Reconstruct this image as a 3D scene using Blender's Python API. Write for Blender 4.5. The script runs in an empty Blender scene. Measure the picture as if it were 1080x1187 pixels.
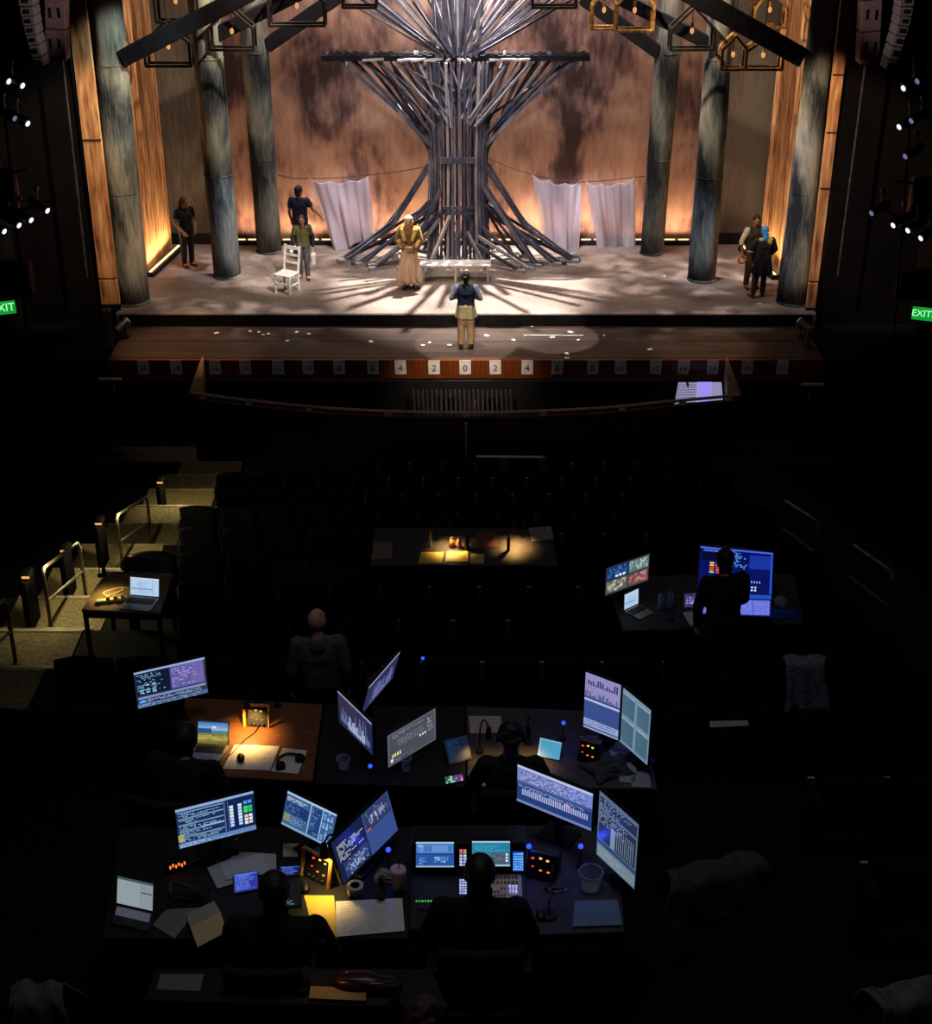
import bpy, bmesh, math, random
from mathutils import Vector, Matrix, Euler
R = math.radians
SC = bpy.context.scene
COL = SC.collection
RNG = random.Random(7)

# ------------------------------------------------------------------ camera
FPX, TH = 1700.0, R(27.5)
CAM = Vector((0, 0, 11.5))
cd = bpy.data.cameras.new('camera'); camera = bpy.data.objects.new('camera', cd); COL.objects.link(camera)
camera.location = CAM; camera.rotation_euler = (R(90) - TH, 0, 0)
cd.sensor_fit = 'VERTICAL'; cd.sensor_height = 24; cd.lens = FPX / 1187 * 24
cd.clip_end = 300
SC.camera = camera
SC.view_settings.view_transform = 'Standard'; SC.view_settings.look = 'None'
SC.view_settings.gamma = 1; SC.view_settings.exposure = 0; SC.view_settings.use_curve_mapping = False

# measuring helpers: where a sight line of the photograph meets a plane of the place
def ray(px, py):
    x, v = (px - 540) / FPX, (593.5 - py) / FPX
    return Vector((x, math.cos(TH) + v * math.sin(TH), -math.sin(TH) + v * math.cos(TH)))
def AZ(px, py, z): d = ray(px, py); return CAM + d * ((z - CAM.z) / d.z)
def AY(px, py, y): d = ray(px, py); return CAM + d * (y / d.y)
def AX(px, py, x): d = ray(px, py); return CAM + d * (x / d.x)
def lerp(a, b, t): return a + (b - a) * t

# ------------------------------------------------------------------ colours, materials
def lin(c): c /= 255.0; return c / 12.92 if c <= .04045 else ((c + .055) / 1.055) ** 2.4
def C(r, g, b, k=1.0): return (lin(r) * k, lin(g) * k, lin(b) * k, 1)
_M = {}
def M(name, c, c2=None, scale=6, rough=.7, metal=0, stretch=(1, 1, 1), bump=0, spec=.3, detail=4, lo=.35, hi=.65):
    """noise-mottled procedural surface"""
    if name in _M: return _M[name]
    m = bpy.data.materials.new(name); m.use_nodes = True; nt = m.node_tree; b = nt.nodes['Principled BSDF']
    b.inputs['Roughness'].default_value = rough; b.inputs['Metallic'].default_value = metal
    b.inputs['Specular IOR Level'].default_value = spec
    if c2 is None: c2 = tuple(x * .78 for x in c[:3]) + (1,)
    tc = nt.nodes.new('ShaderNodeTexCoord'); mp = nt.nodes.new('ShaderNodeMapping'); mp.inputs['Scale'].default_value = stretch
    n = nt.nodes.new('ShaderNodeTexNoise'); n.inputs['Scale'].default_value = scale; n.inputs['Detail'].default_value = detail
    r = nt.nodes.new('ShaderNodeValToRGB'); r.color_ramp.elements[0].position = lo; r.color_ramp.elements[1].position = hi
    r.color_ramp.elements[0].color = c; r.color_ramp.elements[1].color = c2
    L = nt.links.new
    L(tc.outputs['Object'], mp.inputs['Vector']); L(mp.outputs['Vector'], n.inputs['Vector'])
    L(n.outputs['Fac'], r.inputs['Fac']); L(r.outputs['Color'], b.inputs['Base Color'])
    if bump:
        bp = nt.nodes.new('ShaderNodeBump'); bp.inputs['Strength'].default_value = bump; bp.inputs['Distance'].default_value = .02
        L(n.outputs['Fac'], bp.inputs['Height']); L(bp.outputs['Normal'], b.inputs['Normal'])
    _M[name] = m; return m
def E(name, c, s=1.0):
    if name in _M: return _M[name]
    m = bpy.data.materials.new(name); m.use_nodes = True; b = m.node_tree.nodes['Principled BSDF']
    b.inputs['Base Color'].default_value = (.02, .02, .02, 1)
    b.inputs['Emission Color'].default_value = c; b.inputs['Emission Strength'].default_value = s
    _M[name] = m; return m
def attr_mat(name, emit, s=1.0):
    if name in _M: return _M[name]
    m = bpy.data.materials.new(name); m.use_nodes = True; nt = m.node_tree; b = nt.nodes['Principled BSDF']
    a = nt.nodes.new('ShaderNodeVertexColor'); a.layer_name = 'col'
    b.inputs['Roughness'].default_value = .6 if not emit else .35
    if emit:
        b.inputs['Base Color'].default_value = (.01, .01, .012, 1)
        nt.links.new(a.outputs['Color'], b.inputs['Emission Color']); b.inputs['Emission Strength'].default_value = s
    else: nt.links.new(a.outputs['Color'], b.inputs['Base Color'])
    _M[name] = m; return m
SCREEN = lambda: attr_mat('lit display', True, 1.0)
PRINT = lambda: attr_mat('printed paper', False)

# ------------------------------------------------------------------ objects
def tag(o, label=None, cat=None, group=None, kind=None):
    if label: o['label'] = label
    if cat: o['category'] = cat
    if group: o['group'] = group
    if kind: o['kind'] = kind
    return o
def thing(name, label, cat, loc=(0, 0, 0), rz=0, group=None, kind=None):
    o = bpy.data.objects.new(name, None); COL.objects.link(o); o.empty_display_size = .1
    o.location = loc; o.rotation_euler = (0, 0, rz)
    return tag(o, label, cat, group, kind)
def dup(root, loc, rz=None, label=None, group=None):
    r = root.copy(); COL.objects.link(r); r.location = loc
    if rz is not None: r.rotation_euler = (0, 0, rz)
    if label: r['label'] = label
    if group: r['group'] = group
    for ch in list(root.children):
        c = ch.copy(); COL.objects.link(c); c.parent = r
        for g in ch.children:
            d = g.copy(); COL.objects.link(d); d.parent = c
    return r
def frame_of(o):
    m = Matrix.Identity(4)
    while o is not None:
        m = Matrix.Translation(o.location) @ o.rotation_euler.to_matrix().to_4x4() @ m; o = o.parent
    return m

class MB:
    def __init__(s): s.v = []; s.f = []; s.c = []; s.hascol = False
    def add(s, vs, fs, col=None):
        k = len(s.v); s.v += [Vector(v) for v in vs]; s.f += [tuple(i + k for i in f) for f in fs]
        s.c += [col or (.5, .5, .5, 1)] * len(fs); s.hascol = s.hascol or col is not None
        return s
    def box(s, c, d, rz=0, rot=None, col=None):
        c = Vector(c); m = rot or Matrix.Rotation(rz, 3, 'Z'); h = Vector(d) * .5
        vs = [c + m @ Vector((x * h.x, y * h.y, z * h.z)) for z in (-1, 1) for x, y in ((-1, -1), (1, -1), (1, 1), (-1, 1))]
        return s.add(vs, [(3, 2, 1, 0), (4, 5, 6, 7), (0, 1, 5, 4), (1, 2, 6, 5), (2, 3, 7, 6), (3, 0, 4, 7)], col)
    def bar(s, a, b, w, t, up=(0, 0, 1), col=None):
        a, b = Vector(a), Vector(b); d = (b - a); L = d.length; d.normalize(); u = Vector(up)
        if abs(d.dot(u)) > .98: u = Vector((0, 1, 0))
        x = d.cross(u).normalized(); z = x.cross(d).normalized()
        return s.box((a + b) / 2, (w, L, t), rot=Matrix((x, d, z)).transposed(), col=col)
    def rings(s, rs, caps=True, col=None):
        n = len(rs[0]); vs = [p for r in rs for p in r]; fs = []
        for i in range(len(rs) - 1):
            for j in range(n): fs.append((i * n + j, i * n + (j + 1) % n, (i + 1) * n + (j + 1) % n, (i + 1) * n + j))
        if caps: fs.append(tuple(range(n))[::-1]); fs.append(tuple((len(rs) - 1) * n + j for j in range(n)))
        return s.add(vs, fs, col)
    def cyl(s, a, b, r0, r1=None, n=12, caps=True, col=None):
        r1 = r0 if r1 is None else r1; a, b = Vector(a), Vector(b); d = (b - a).normalized()
        u = d.orthogonal().normalized(); w = d.cross(u)
        mk = lambda p, r: [p + (u * math.cos(t) + w * math.sin(t)) * r for t in [2 * math.pi * j / n for j in range(n)]]
        return s.rings([mk(a, r0), mk(b, r1)], caps, col)
    def lathe(s, c, prof, n=20, col=None, rot=None):
        c = Vector(c); m = rot or Matrix.Identity(3)
        rs = [[c + m @ Vector((r * math.cos(2 * math.pi * j / n), r * math.sin(2 * math.pi * j / n), z)) for j in range(n)] for r, z in prof]
        return s.rings(rs, True, col)
    def tube(s, pts, r, n=6, col=None, close=False):
        pts = [Vector(p) for p in pts]; rs = []; u = None
        for i, p in enumerate(pts):
            if close: d = pts[(i + 1) % len(pts)] - pts[i - 1]
            else: d = pts[min(i + 1, len(pts) - 1)] - pts[max(i - 1, 0)]
            d.normalize(); u = d.orthogonal() if u is None else (u - d * u.dot(d)); u.normalize(); w = d.cross(u)
            rs.append([p + (u * math.cos(t) + w * math.sin(t)) * r for t in [2 * math.pi * j / n for j in range(n)]])
        if close: rs.append(rs[0])
        return s.rings(rs, not close, col)
    def torus(s, c, r, t, n=24, m=8, rot=None, col=None):
        c = Vector(c); rot = rot or Matrix.Identity(3)
        return s.tube([c + rot @ Vector((r * math.cos(2 * math.pi * i / n), r * math.sin(2 * math.pi * i / n), 0)) for i in range(n)], t, m, col, True)
    def ball(s, c, r, n=12, m=8, col=None, rot=None):
        if not hasattr(r, '__len__'): r = (r, r, r)
        rot = rot or Matrix.Identity(3); c = Vector(c); rs = []
        for i in range(m + 1):
            a = -math.pi / 2 + math.pi * (i if 0 < i < m else (.08 if i == 0 else m - .08)) / m
            rs.append([c + rot @ Vector((r[0] * math.cos(a) * math.cos(2 * math.pi * j / n), r[1] * math.cos(a) * math.sin(2 * math.pi * j / n), r[2] * math.sin(a))) for j in range(n)])
        return s.rings(rs, True, col)
    def prism(s, poly, ext, col=None):
        poly = [Vector(p) for p in poly]; e = Vector(ext); n = len(poly)
        fs = [tuple(range(n))[::-1], tuple(range(n, 2 * n))] + [(i, (i + 1) % n, n + (i + 1) % n, n + i) for i in range(n)]
        return s.add(poly + [p + e for p in poly], fs, col)
    def quad(s, a, b, c, d, col=None): return s.add([a, b, c, d], [(0, 1, 2, 3)], col)
    def grid(s, rows, col=None):
        n = len(rows[0]); k = []
        for i in range(len(rows) - 1):
            for j in range(n - 1): k.append((i * n + j, i * n + j + 1, (i + 1) * n + j + 1, (i + 1) * n + j))
        return s.add([p for r in rows for p in r], k, col)
    def build(s, name, mat, parent=None, world=False, smooth=False, bevel=0, seg=1, solid=0, fixn=True):
        me = bpy.data.meshes.new(name)
        if world and parent is not None:
            inv = frame_of(parent).inverted(); vs = [inv @ v for v in s.v]
        else: vs = s.v
        me.from_pydata(vs, [], s.f); me.update()
        if s.hascol:
            at = me.color_attributes.new('col', 'FLOAT_COLOR', 'CORNER'); k = 0
            for i, p in enumerate(me.polygons):
                for _ in p.loop_indices: at.data[k].color = s.c[i]; k += 1
        elif fixn:
            bm = bmesh.new(); bm.from_mesh(me); bmesh.ops.recalc_face_normals(bm, faces=bm.faces); bm.to_mesh(me); bm.free()
        me.materials.append(mat)
        o = bpy.data.objects.new(name, me); COL.objects.link(o)
        if parent is not None: o.parent = parent
        if smooth:
            me.polygons.foreach_set('use_smooth', [True] * len(me.polygons))
        if bevel:
            b = o.modifiers.new('edge', 'BEVEL'); b.width = bevel; b.segments = seg; b.limit_method = 'ANGLE'
        if solid:
            b = o.modifiers.new('thickness', 'SOLIDIFY'); b.thickness = solid; b.offset = 0
        return o
def struct(o): o['kind'] = 'structure'; return o

def text(name, body, size, mat, loc, rot, parent=None, align='CENTER', depth=.002):
    cu = bpy.data.curves.new(name, 'FONT'); cu.body = body; cu.size = size; cu.align_x = align; cu.align_y = 'CENTER'; cu.extrude = depth
    t = bpy.data.objects.new(name, cu); COL.objects.link(t)
    dg = bpy.context.evaluated_depsgraph_get(); dg.update()
    me = bpy.data.meshes.new_from_object(t.evaluated_get(dg)); bpy.data.objects.remove(t)
    o = bpy.data.objects.new(name, me); COL.objects.link(o); me.materials.clear(); me.materials.append(mat)
    o.location = loc; o.rotation_euler = rot; o.parent = parent
    return o

# closed limbs and lumps grown together into one continuous skin
def capsule(a, r0, b, r1, n=14, flat0=False, flat1=False, sc=(1, 1)):
    a, b = Vector(a), Vector(b); d = b - a; L = d.length
    d = d.normalized() if L > 1e-6 else Vector((0, 0, 1)); u = d.orthogonal().normalized(); w = d.cross(u); rs = []
    def ring(p, r): rs.append([p + (u * math.cos(t) * sc[0] + w * math.sin(t) * sc[1]) * r for t in [2 * math.pi * j / n for j in range(n)]])
    if flat0: ring(a, r0)
    else:
        for k in (-80, -55, -28, 0): ring(a + d * r0 * math.sin(R(k)), r0 * math.cos(R(k)))
    if flat1: ring(b, r1)
    else:
        for k in (0, 28, 55, 80): ring(b + d * r1 * math.sin(R(k)), r1 * math.cos(R(k)))
    return rs
def blob(name, pieces, mat, parent, voxel=.012, it=3, fac=.5):
    mb = MB()
    for p in pieces:
        if p[0] == 'ball': mb.ball(*p[1:3], n=16, m=10, rot=p[3] if len(p) > 3 else None)
        elif p[0] == 'mb':
            mb.add(p[1].v, p[1].f)
        else: mb.rings(capsule(*p[:4], **(p[4] if len(p) > 4 else {})))
    o = mb.build(name, mat)
    r = o.modifiers.new('skin', 'REMESH'); r.mode = 'VOXEL'; r.voxel_size = voxel; r.adaptivity = 0
    s = o.modifiers.new('smooth', 'SMOOTH'); s.factor = fac; s.iterations = it
    dg = bpy.context.evaluated_depsgraph_get(); dg.update()
    me = bpy.data.meshes.new_from_object(o.evaluated_get(dg)); o.modifiers.clear()
    old = o.data; o.data = me; bpy.data.meshes.remove(old)
    me.polygons.foreach_set('use_smooth', [True] * len(me.polygons))
    o.parent = parent
    return o

# ------------------------------------------------------------------ lights
def spot(name, loc, target, power, color, angle, blend=.3, size=.1, parent=None):
    l = bpy.data.lights.new(name, 'SPOT'); l.energy = power; l.color = color[:3]; l.spot_size = R(angle); l.spot_blend = blend
    l.shadow_soft_size = size; o = bpy.data.objects.new(name, l); COL.objects.link(o)
    o.location = loc; d = Vector(target) - Vector(loc); o.rotation_euler = d.to_track_quat('-Z', 'Y').to_euler()
    return o
def area(name, loc, target, power, color, sx, sy, spread=180):
    l = bpy.data.lights.new(name, 'AREA'); l.energy = power; l.color = color[:3]; l.shape = 'RECTANGLE'; l.size = sx; l.size_y = sy; l.spread = R(spread)
    o = bpy.data.objects.new(name, l); COL.objects.link(o); o.location = loc
    d = Vector(target) - Vector(loc); o.rotation_euler = d.to_track_quat('-Z', 'Y').to_euler()
    return o
def point(name, loc, power, color, size=.03):
    l = bpy.data.lights.new(name, 'POINT'); l.energy = power; l.color = color[:3]; l.shadow_soft_size = size
    o = bpy.data.objects.new(name, l); COL.objects.link(o); o.location = loc; return o

w = bpy.data.worlds.new('dark house'); SC.world = w; w.use_nodes = True
w.node_tree.nodes['Background'].inputs['Color'].default_value = (.35, .5, 1, 1)
w.node_tree.nodes['Background'].inputs['Strength'].default_value = .004

# shared surfaces
BLACK = M('black paint', C(16, 16, 18), C(9, 9, 10), rough=.6)
PLASTIC = M('black plastic', C(20, 20, 22), C(12, 12, 13), rough=.4)
STEEL = M('grey steel', C(120, 118, 115), C(80, 78, 76), rough=.35, metal=.8)
RNGP = M('white card', C(215, 213, 210), C(190, 188, 185), rough=.8)
# ================================================================== the stage house
def painted(name, cols, streak=(1.6, 1.6, .5), scale=.9, rough=.85, fine=7, seed=0, bump=.1, fmix=.35, pos=(.28, .42, .55, .68), fz=.28):
    """scenic paint: large soft blotches broken by vertical brush streaks"""
    m = bpy.data.materials.new(name); m.use_nodes = True; nt = m.node_tree; b = nt.nodes['Principled BSDF']; L = nt.links.new
    b.inputs['Roughness'].default_value = rough; b.inputs['Specular IOR Level'].default_value = .15
    tc = nt.nodes.new('ShaderNodeTexCoord')
    def noise(sc, st, det, dist=0):
        mp = nt.nodes.new('ShaderNodeMapping'); mp.inputs['Scale'].default_value = st; mp.inputs['Location'].default_value = (seed, seed * 1.7, seed * .6)
        n = nt.nodes.new('ShaderNodeTexNoise'); n.inputs['Scale'].default_value = sc; n.inputs['Detail'].default_value = det; n.inputs['Distortion'].default_value = dist
        L(tc.outputs['Object'], mp.inputs['Vector']); L(mp.outputs['Vector'], n.inputs['Vector']); return n.outputs['Fac']
    big = noise(scale, streak, 6, .6); fin = noise(fine, (2.2, 2.2, fz), 6)
    mx = nt.nodes.new('ShaderNodeMix'); mx.data_type = 'FLOAT'; mx.inputs[0].default_value = fmix
    L(big, mx.inputs[2]); L(fin, mx.inputs[3])
    r = nt.nodes.new('ShaderNodeValToRGB'); L(mx.outputs[0], r.inputs['Fac'])
    el = r.color_ramp.elements; el[0].position, el[0].color = pos[0], cols[0]; el[1].position, el[1].color = pos[3], cols[3]
    for p, c in ((pos[1], cols[1]), (pos[2], cols[2])): e = el.new(p); e.color = c
    L(r.outputs['Color'], b.inputs['Base Color'])
    bp = nt.nodes.new('ShaderNodeBump'); bp.inputs['Strength'].default_value = bump; bp.inputs['Distance'].default_value = .03
    L(fin, bp.inputs['Height']); L(bp.outputs['Normal'], b.inputs['Normal'])
    return m

STG_Y0, STG_Y1 = 31.95, 37.6
DROP = painted('backdrop scenic paint', [C(62, 48, 50), C(112, 88, 86), C(154, 122, 110), C(178, 148, 132)], scale=.62, seed=3, pos=(.39, .46, .53, .63), fmix=.24, streak=(1.1, 1.1, .75), fine=3.2, fz=.62)
UNLITGREY = painted('unlit grey flat paint', [C(58, 52, 50), C(84, 76, 70), C(104, 94, 86), C(92, 92, 80)], scale=.6, seed=9, streak=(1.2, 1.2, .35))  # grey paint that also stands for weaker light at the backdrop ends
WOOD = painted('warm timber', [C(104, 66, 44), C(168, 118, 80), C(196, 144, 100), C(222, 184, 140)], scale=1.2, seed=5, streak=(3.2, 3.2, .16), fine=6, fmix=.5, pos=(.38, .46, .53, .62))
COLPAINT = painted('verdigris column paint', [C(34, 38, 46), C(80, 86, 86), C(120, 124, 116), C(166, 158, 146)], scale=.85, seed=12, streak=(1.1, 1.1, .5), fine=10, fmix=.20, pos=(.38, .46, .53, .63), bump=.3)
BEAM = painted('charred beam', [C(12, 12, 16), C(20, 19, 24), C(27, 26, 32), C(16, 15, 19)], scale=2, seed=2, streak=(1, 1, 1))
STAGEFLOOR = painted('stage floor paint', [C(84, 74, 70), C(118, 106, 100), C(138, 124, 116), C(158, 144, 136)], scale=.7, seed=21, streak=(1, 1.5, 1), fine=5, rough=.6)
APRON = painted('apron boards', [C(40, 32, 29), C(56, 45, 40), C(66, 54, 48), C(76, 62, 54)], scale=1.3, seed=31, streak=(.4, 3, 1), rough=.45)
DARKWALL = M('dark house wall', C(15, 13, 15), C(9, 8, 11), 1.2, .95, spec=.1)

mb = MB().box((0, (STG_Y0 + 38.2) / 2, -.15), (16.1, 38.2 - STG_Y0, .3))
tag(struct(mb.build('floor', STAGEFLOOR, bevel=.02)), 'grey-brown raised stage floor patched with light', 'floor')
mb = MB().box((0, (29.95 + STG_Y0) / 2, -.42), (15.6, STG_Y0 - 29.95 - .004, .24))
ap = tag(struct(mb.build('floor_apron', APRON, bevel=.015)), 'dark brown apron boards in front of the raised stage', 'floor')
MB().box((0, 30.98, -.2985), (15.4, .035, .004)).build('slot', BLACK, ap)
FACIA = M('varnished mahogany', C(110, 54, 22), C(82, 38, 15), 3, .35, stretch=(12, 1, .6))
fc = tag(struct(MB().box((0, 29.9, -.53), (15.6, .09, .44)).build('trim_apron', FACIA, bevel=.01)), 'varnished mahogany fascia along the front edge of the apron', 'trim')
tag(struct(MB().box((0, 31.935, -.16), (15.9, .026, .27)).build('trim_stage', M('riser black', C(24, 22, 24), C(15, 14, 16), rough=.5), bevel=.004)), 'black riser under the front edge of the raised stage', 'trim')
# back wall with a low dark plinth
tag(struct(MB().box((0, STG_Y1 + .1, 4.5), (18.4, .2, 9.6)).build('wall_back', DROP)), 'blotched orange and brown painted wall at the back of the stage', 'wall')
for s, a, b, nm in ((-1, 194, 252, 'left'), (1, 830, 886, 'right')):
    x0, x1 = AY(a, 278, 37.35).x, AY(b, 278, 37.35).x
    tag(struct(MB().box(((x0 + x1) / 2, 37.42, 4.2), (x1 - x0, .12, 8.4)).build('wall_unlit_grey_' + nm, UNLITGREY, bevel=.01)), 'tall grey distressed panel painted as the unlit %s end of the backdrop' % nm, 'wall')
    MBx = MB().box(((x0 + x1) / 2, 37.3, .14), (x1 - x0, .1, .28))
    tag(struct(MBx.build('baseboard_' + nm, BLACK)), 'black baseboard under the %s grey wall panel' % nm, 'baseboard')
    # receding timber wing wall
    f0, f1 = Vector((s * 8.05, 33.1, 0)), Vector((s * 7.62, 36.95, 0))
    m2 = MB().bar(f0 + Vector((s * .1, 0, 4.4)), f1 + Vector((s * .1, 0, 4.4)), .2, 8.8)
    tag(struct(m2.build('wall_wing_' + nm, WOOD)), 'bright timber wing wall at the %s of the stage' % nm, 'wall')
# proscenium: timber-faced inner leg, dark outer reveal, steel conduit
for s, nm in ((-1, 'left'), (1, 'right')):
    if s < 0: tl, tr, bl, br = (76.7, 0), (98.8, 0), (117.5, 353), (138.6, 353)
    else: tl, tr, bl, br = (974.7, 0), (988.6, 0), (934.6, 357), (945, 357)
    Y = 32.15
    q = [AY(*bl, Y), AY(*br, Y), AY(*tr, Y), AY(*tl, Y)]
    up = lambda a, b, t: a + (b - a) * t
    q[2] = up(q[1], q[2], 1.25); q[3] = up(q[0], q[3], 1.25)
    pl = thing('timber_leg', 'tall lit timber strip edging the proscenium at the %s of the stage' % nm, 'panel', (q[0].x, Y, q[0].z), kind='thing')
    sp = lambda a, b: MB().prism([up(q[0], q[3], a), up(q[1], q[2], a), up(q[1], q[2], b), up(q[0], q[3], b)], (0, .12, 0))
    sp(.075, 1).build('board', WOOD, pl, world=True, bevel=.008)
    sp(0, .07).build('base_block', WOOD, pl, world=True, bevel=.008)
    zb_ = min(q[0].z, q[1].z); MB().box(((q[0].x + q[1].x) / 2, Y + .06, (zb_ - .35) / 2), (q[1].x - q[0].x, .12, zb_ + .35)).build('plinth', BLACK, pl, world=True)
    for t in ((.45, .452) if s < 0 else (.33, .475, .62)):
        a, b = up(q[0], q[3], t), up(q[1], q[2], t)
        MB().box((a + b) / 2 + Vector((0, -.01, 0)), ((b - a).length, .02, .03)).build('joint_strip', M('joint strip', C(96, 60, 38)), pl, world=True)
    xo = (q[0].x if s < 0 else q[1].x) + s * .10
    tag(struct(MB().box((xo + s * 1.22, 32.6, 4.3), (2.4, .8, 9.6)).build('wall_proscenium_' + nm, DARKWALL)), 'dark proscenium wall outside the %s timber strip' % nm, 'wall')
    a, b = ((72, 66), (101, 322)) if s < 0 else ((1003, 75), (971, 320))
    tag(MB().tube([AY(*a, 31.6), AY(*b, 31.6)], .028, 6).build('wall_mounted_pipe', STEEL), 'thin grey steel pipe running up the %s proscenium wall' % nm, 'pipe')
    tag(struct(MB().box((s * 10.4, 15.5, 4), (.3, 34, 16)).build('wall_' + nm, DARKWALL)), 'unlit %s side wall of the auditorium' % nm, 'wall')
    tag(struct(MB().box((s * 9.1, 31.4, -1.55), (2.4, 3.2, 2.4)).build('trim_stage_' + nm, DARKWALL)), 'dark stage end block at the foot of the %s proscenium' % nm, 'trim')
    # backing to the sides of the stage, behind the portal
    tag(struct(MB().box((s * 9.3, 35.3, 4.4), (.15, 4.8, 9.4)).build('wall_masking_' + nm, BLACK)), 'black masking flat behind the %s wing wall' % nm, 'wall')

# ---------------------------------------------------------------- columns: slightly leaning, painted
def column(label, bl, br, by, tl, tr, Y, seed):
    b0, b1, t0, t1 = AY(bl, by, Y), AY(br, by, Y), AY(tl, 0, Y), AY(tr, 0, Y)
    cb, ct = (b0 + b1) / 2, (t0 + t1) / 2; rb, rt = (b1 - b0).x / 2, (t1 - t0).x / 2
    cb.z = 0; k = 1.3; top = cb + (ct - cb) * k; rt = rb + (rt - rb) * k
    o = thing('column', label, 'column', (cb.x, Y, 0), group='leaning painted columns', kind='thing')
    rr = random.Random(seed); rs = []; n = 26; N = 14
    ph = [rr.uniform(0, 6.3) for _ in range(4)]
    for i in range(N + 1):
        t = i / N; c = cb.lerp(top, t); r = lerp(rb, rt, t); ring = []
        for j in range(n):
            a = 2 * math.pi * j / n
            q = r * (1 + .035 * math.sin(3 * a + ph[0] + t * 2) + .02 * math.sin(7 * a + ph[1] - t * 4) + .012 * math.sin(11 * t * 6 + ph[2]))
            ring.append(c + Vector((q * math.cos(a), q * math.sin(a), 0)))
        rs.append(ring)
    MB().rings(rs).build('shaft', COLPAINT, o, world=True, smooth=True)
    MB().lathe((0, 0, 0), [(rb * 1.07, 0), (rb * 1.08, .03), (rb * 1.0, .06)], 26).build('base', COLPAINT, o)
    for t in (.30, .62):
        c = cb.lerp(top, t); r = lerp(rb, rt, t) * 1.03
        MB().lathe(c, [(r, -.012), (r * 1.012, 0), (r, .012)], 26).build('seam_ring', COLPAINT, o, world=True)
    return cb, top
column('green-blue column closest to the left timber strip', 136, 174, 362, 101, 141, 32.75, 1)
column('pale-footed column behind the white chair, with patches of blue light', 248, 279, 320, 217, 253, 34.65, 2)  # blue at its foot comes from a spotlight, not the paint
column('dark column behind the white chair, left of the hanging sheets', 298, 326, 291, 275, 307, 36.65, 3)
column('dark grey column just right of the paired hanging sheets', 742, 768, 293, 763, 793, 36.5, 4)
column('white-footed column left of the embracing couple', 797, 829, 325, 822, 853, 34.4, 5)
column('deep blue column closest to the right timber strip', 899, 937, 364, 941, 974, 32.75, 6)

# ---------------------------------------------------------------- roof rafters between the columns
def rafter(label, a, b, Y, th, ext=1.0):
    p, q = AY(*a, Y), AY(*b, Y); d = (q - p); q = p + d * ext
    tag(MB().bar(p, q, .3, th, up=(0, 0, 1)).build('rafter', BEAM, bevel=.02), label, 'beam', 'dark sloping rafters', 'thing')
rafter('dark rafter leaning on the front left column', (141, 68), (306, -17), 32.6, .36, 1.15)
rafter('dark rafter leaning on the column behind the white chair', (246, 42), (345, -8), 34.65, .34, 1.2)
rafter('short dark rafter leaning on the rear left column', (309, 53), (385, 0), 36.6, .34, 1.2)
rafter('dark rafter leaning on the front right column', (930, 67), (790, -13), 32.6, .40, 1.15)
rafter('dark rafter behind the single house-shaped lantern', (822, 50), (735, 6), 34.4, .30, 1.2)
rafter('short dark rafter leaning on the rear right column', (763, 60), (690, 8), 36.4, .32, 1.2)

# ---------------------------------------------------------------- light troughs
LEDW = E('warm led strip', C(255, 214, 150), 2.2)
def trough(label, p, q, name='light_trough', wd=.2, ht=.12, dots=0):
    p, q = Vector(p), Vector(q); d = (q - p).normalized(); side = Vector((-d.y, d.x, 0)); c = (p + q) / 2
    o = thing(name, label, 'light', (c.x, c.y, 0))
    MB().bar(p + Vector((0, 0, ht / 2)), q + Vector((0, 0, ht / 2)), wd, ht).build('housing', BLACK, o, world=True, bevel=.008)
    z = Vector((0, 0, ht + .012))
    if not dots:
        MB().bar(p + z + d * .03, q + z - d * .03, .055, .02).build('led_strip', LEDW, o, world=True)
    else:
        L = (q - p).length
        for i in range(dots):
            a = p + d * (L * (i + .12) / dots); b = p + d * (L * (i + .88) / dots)
            MB().bar(a + z, b + z, .035, .02).build('led_strip', LEDW, o, world=True)
    return o
trough('slanting floor light along the left timber wing wall', (-7.74, 34.55, 0), (-7.40, 36.75, 0))
trough('slanting floor light along the right timber wing wall', (7.54, 34.35, 0), (7.12, 36.75, 0))
x = lambda p: AY(p, 278, 37.25).x
trough('floor light between the two left rear columns', (x(272), 37.25, 0), (x(300), 37.25, 0), dots=2)
trough('floor light behind the left hanging sheet and the tree', (x(326), 37.25, 0), (x(536), 37.25, 0), dots=14)
trough('floor light behind the right side of the tree and the paired sheets', (x(538), 37.25, 0), (x(746), 37.25, 0), dots=14)
trough('floor light between the two right rear columns', (x(768), 37.25, 0), (x(800), 37.25, 0), dots=2)

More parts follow.
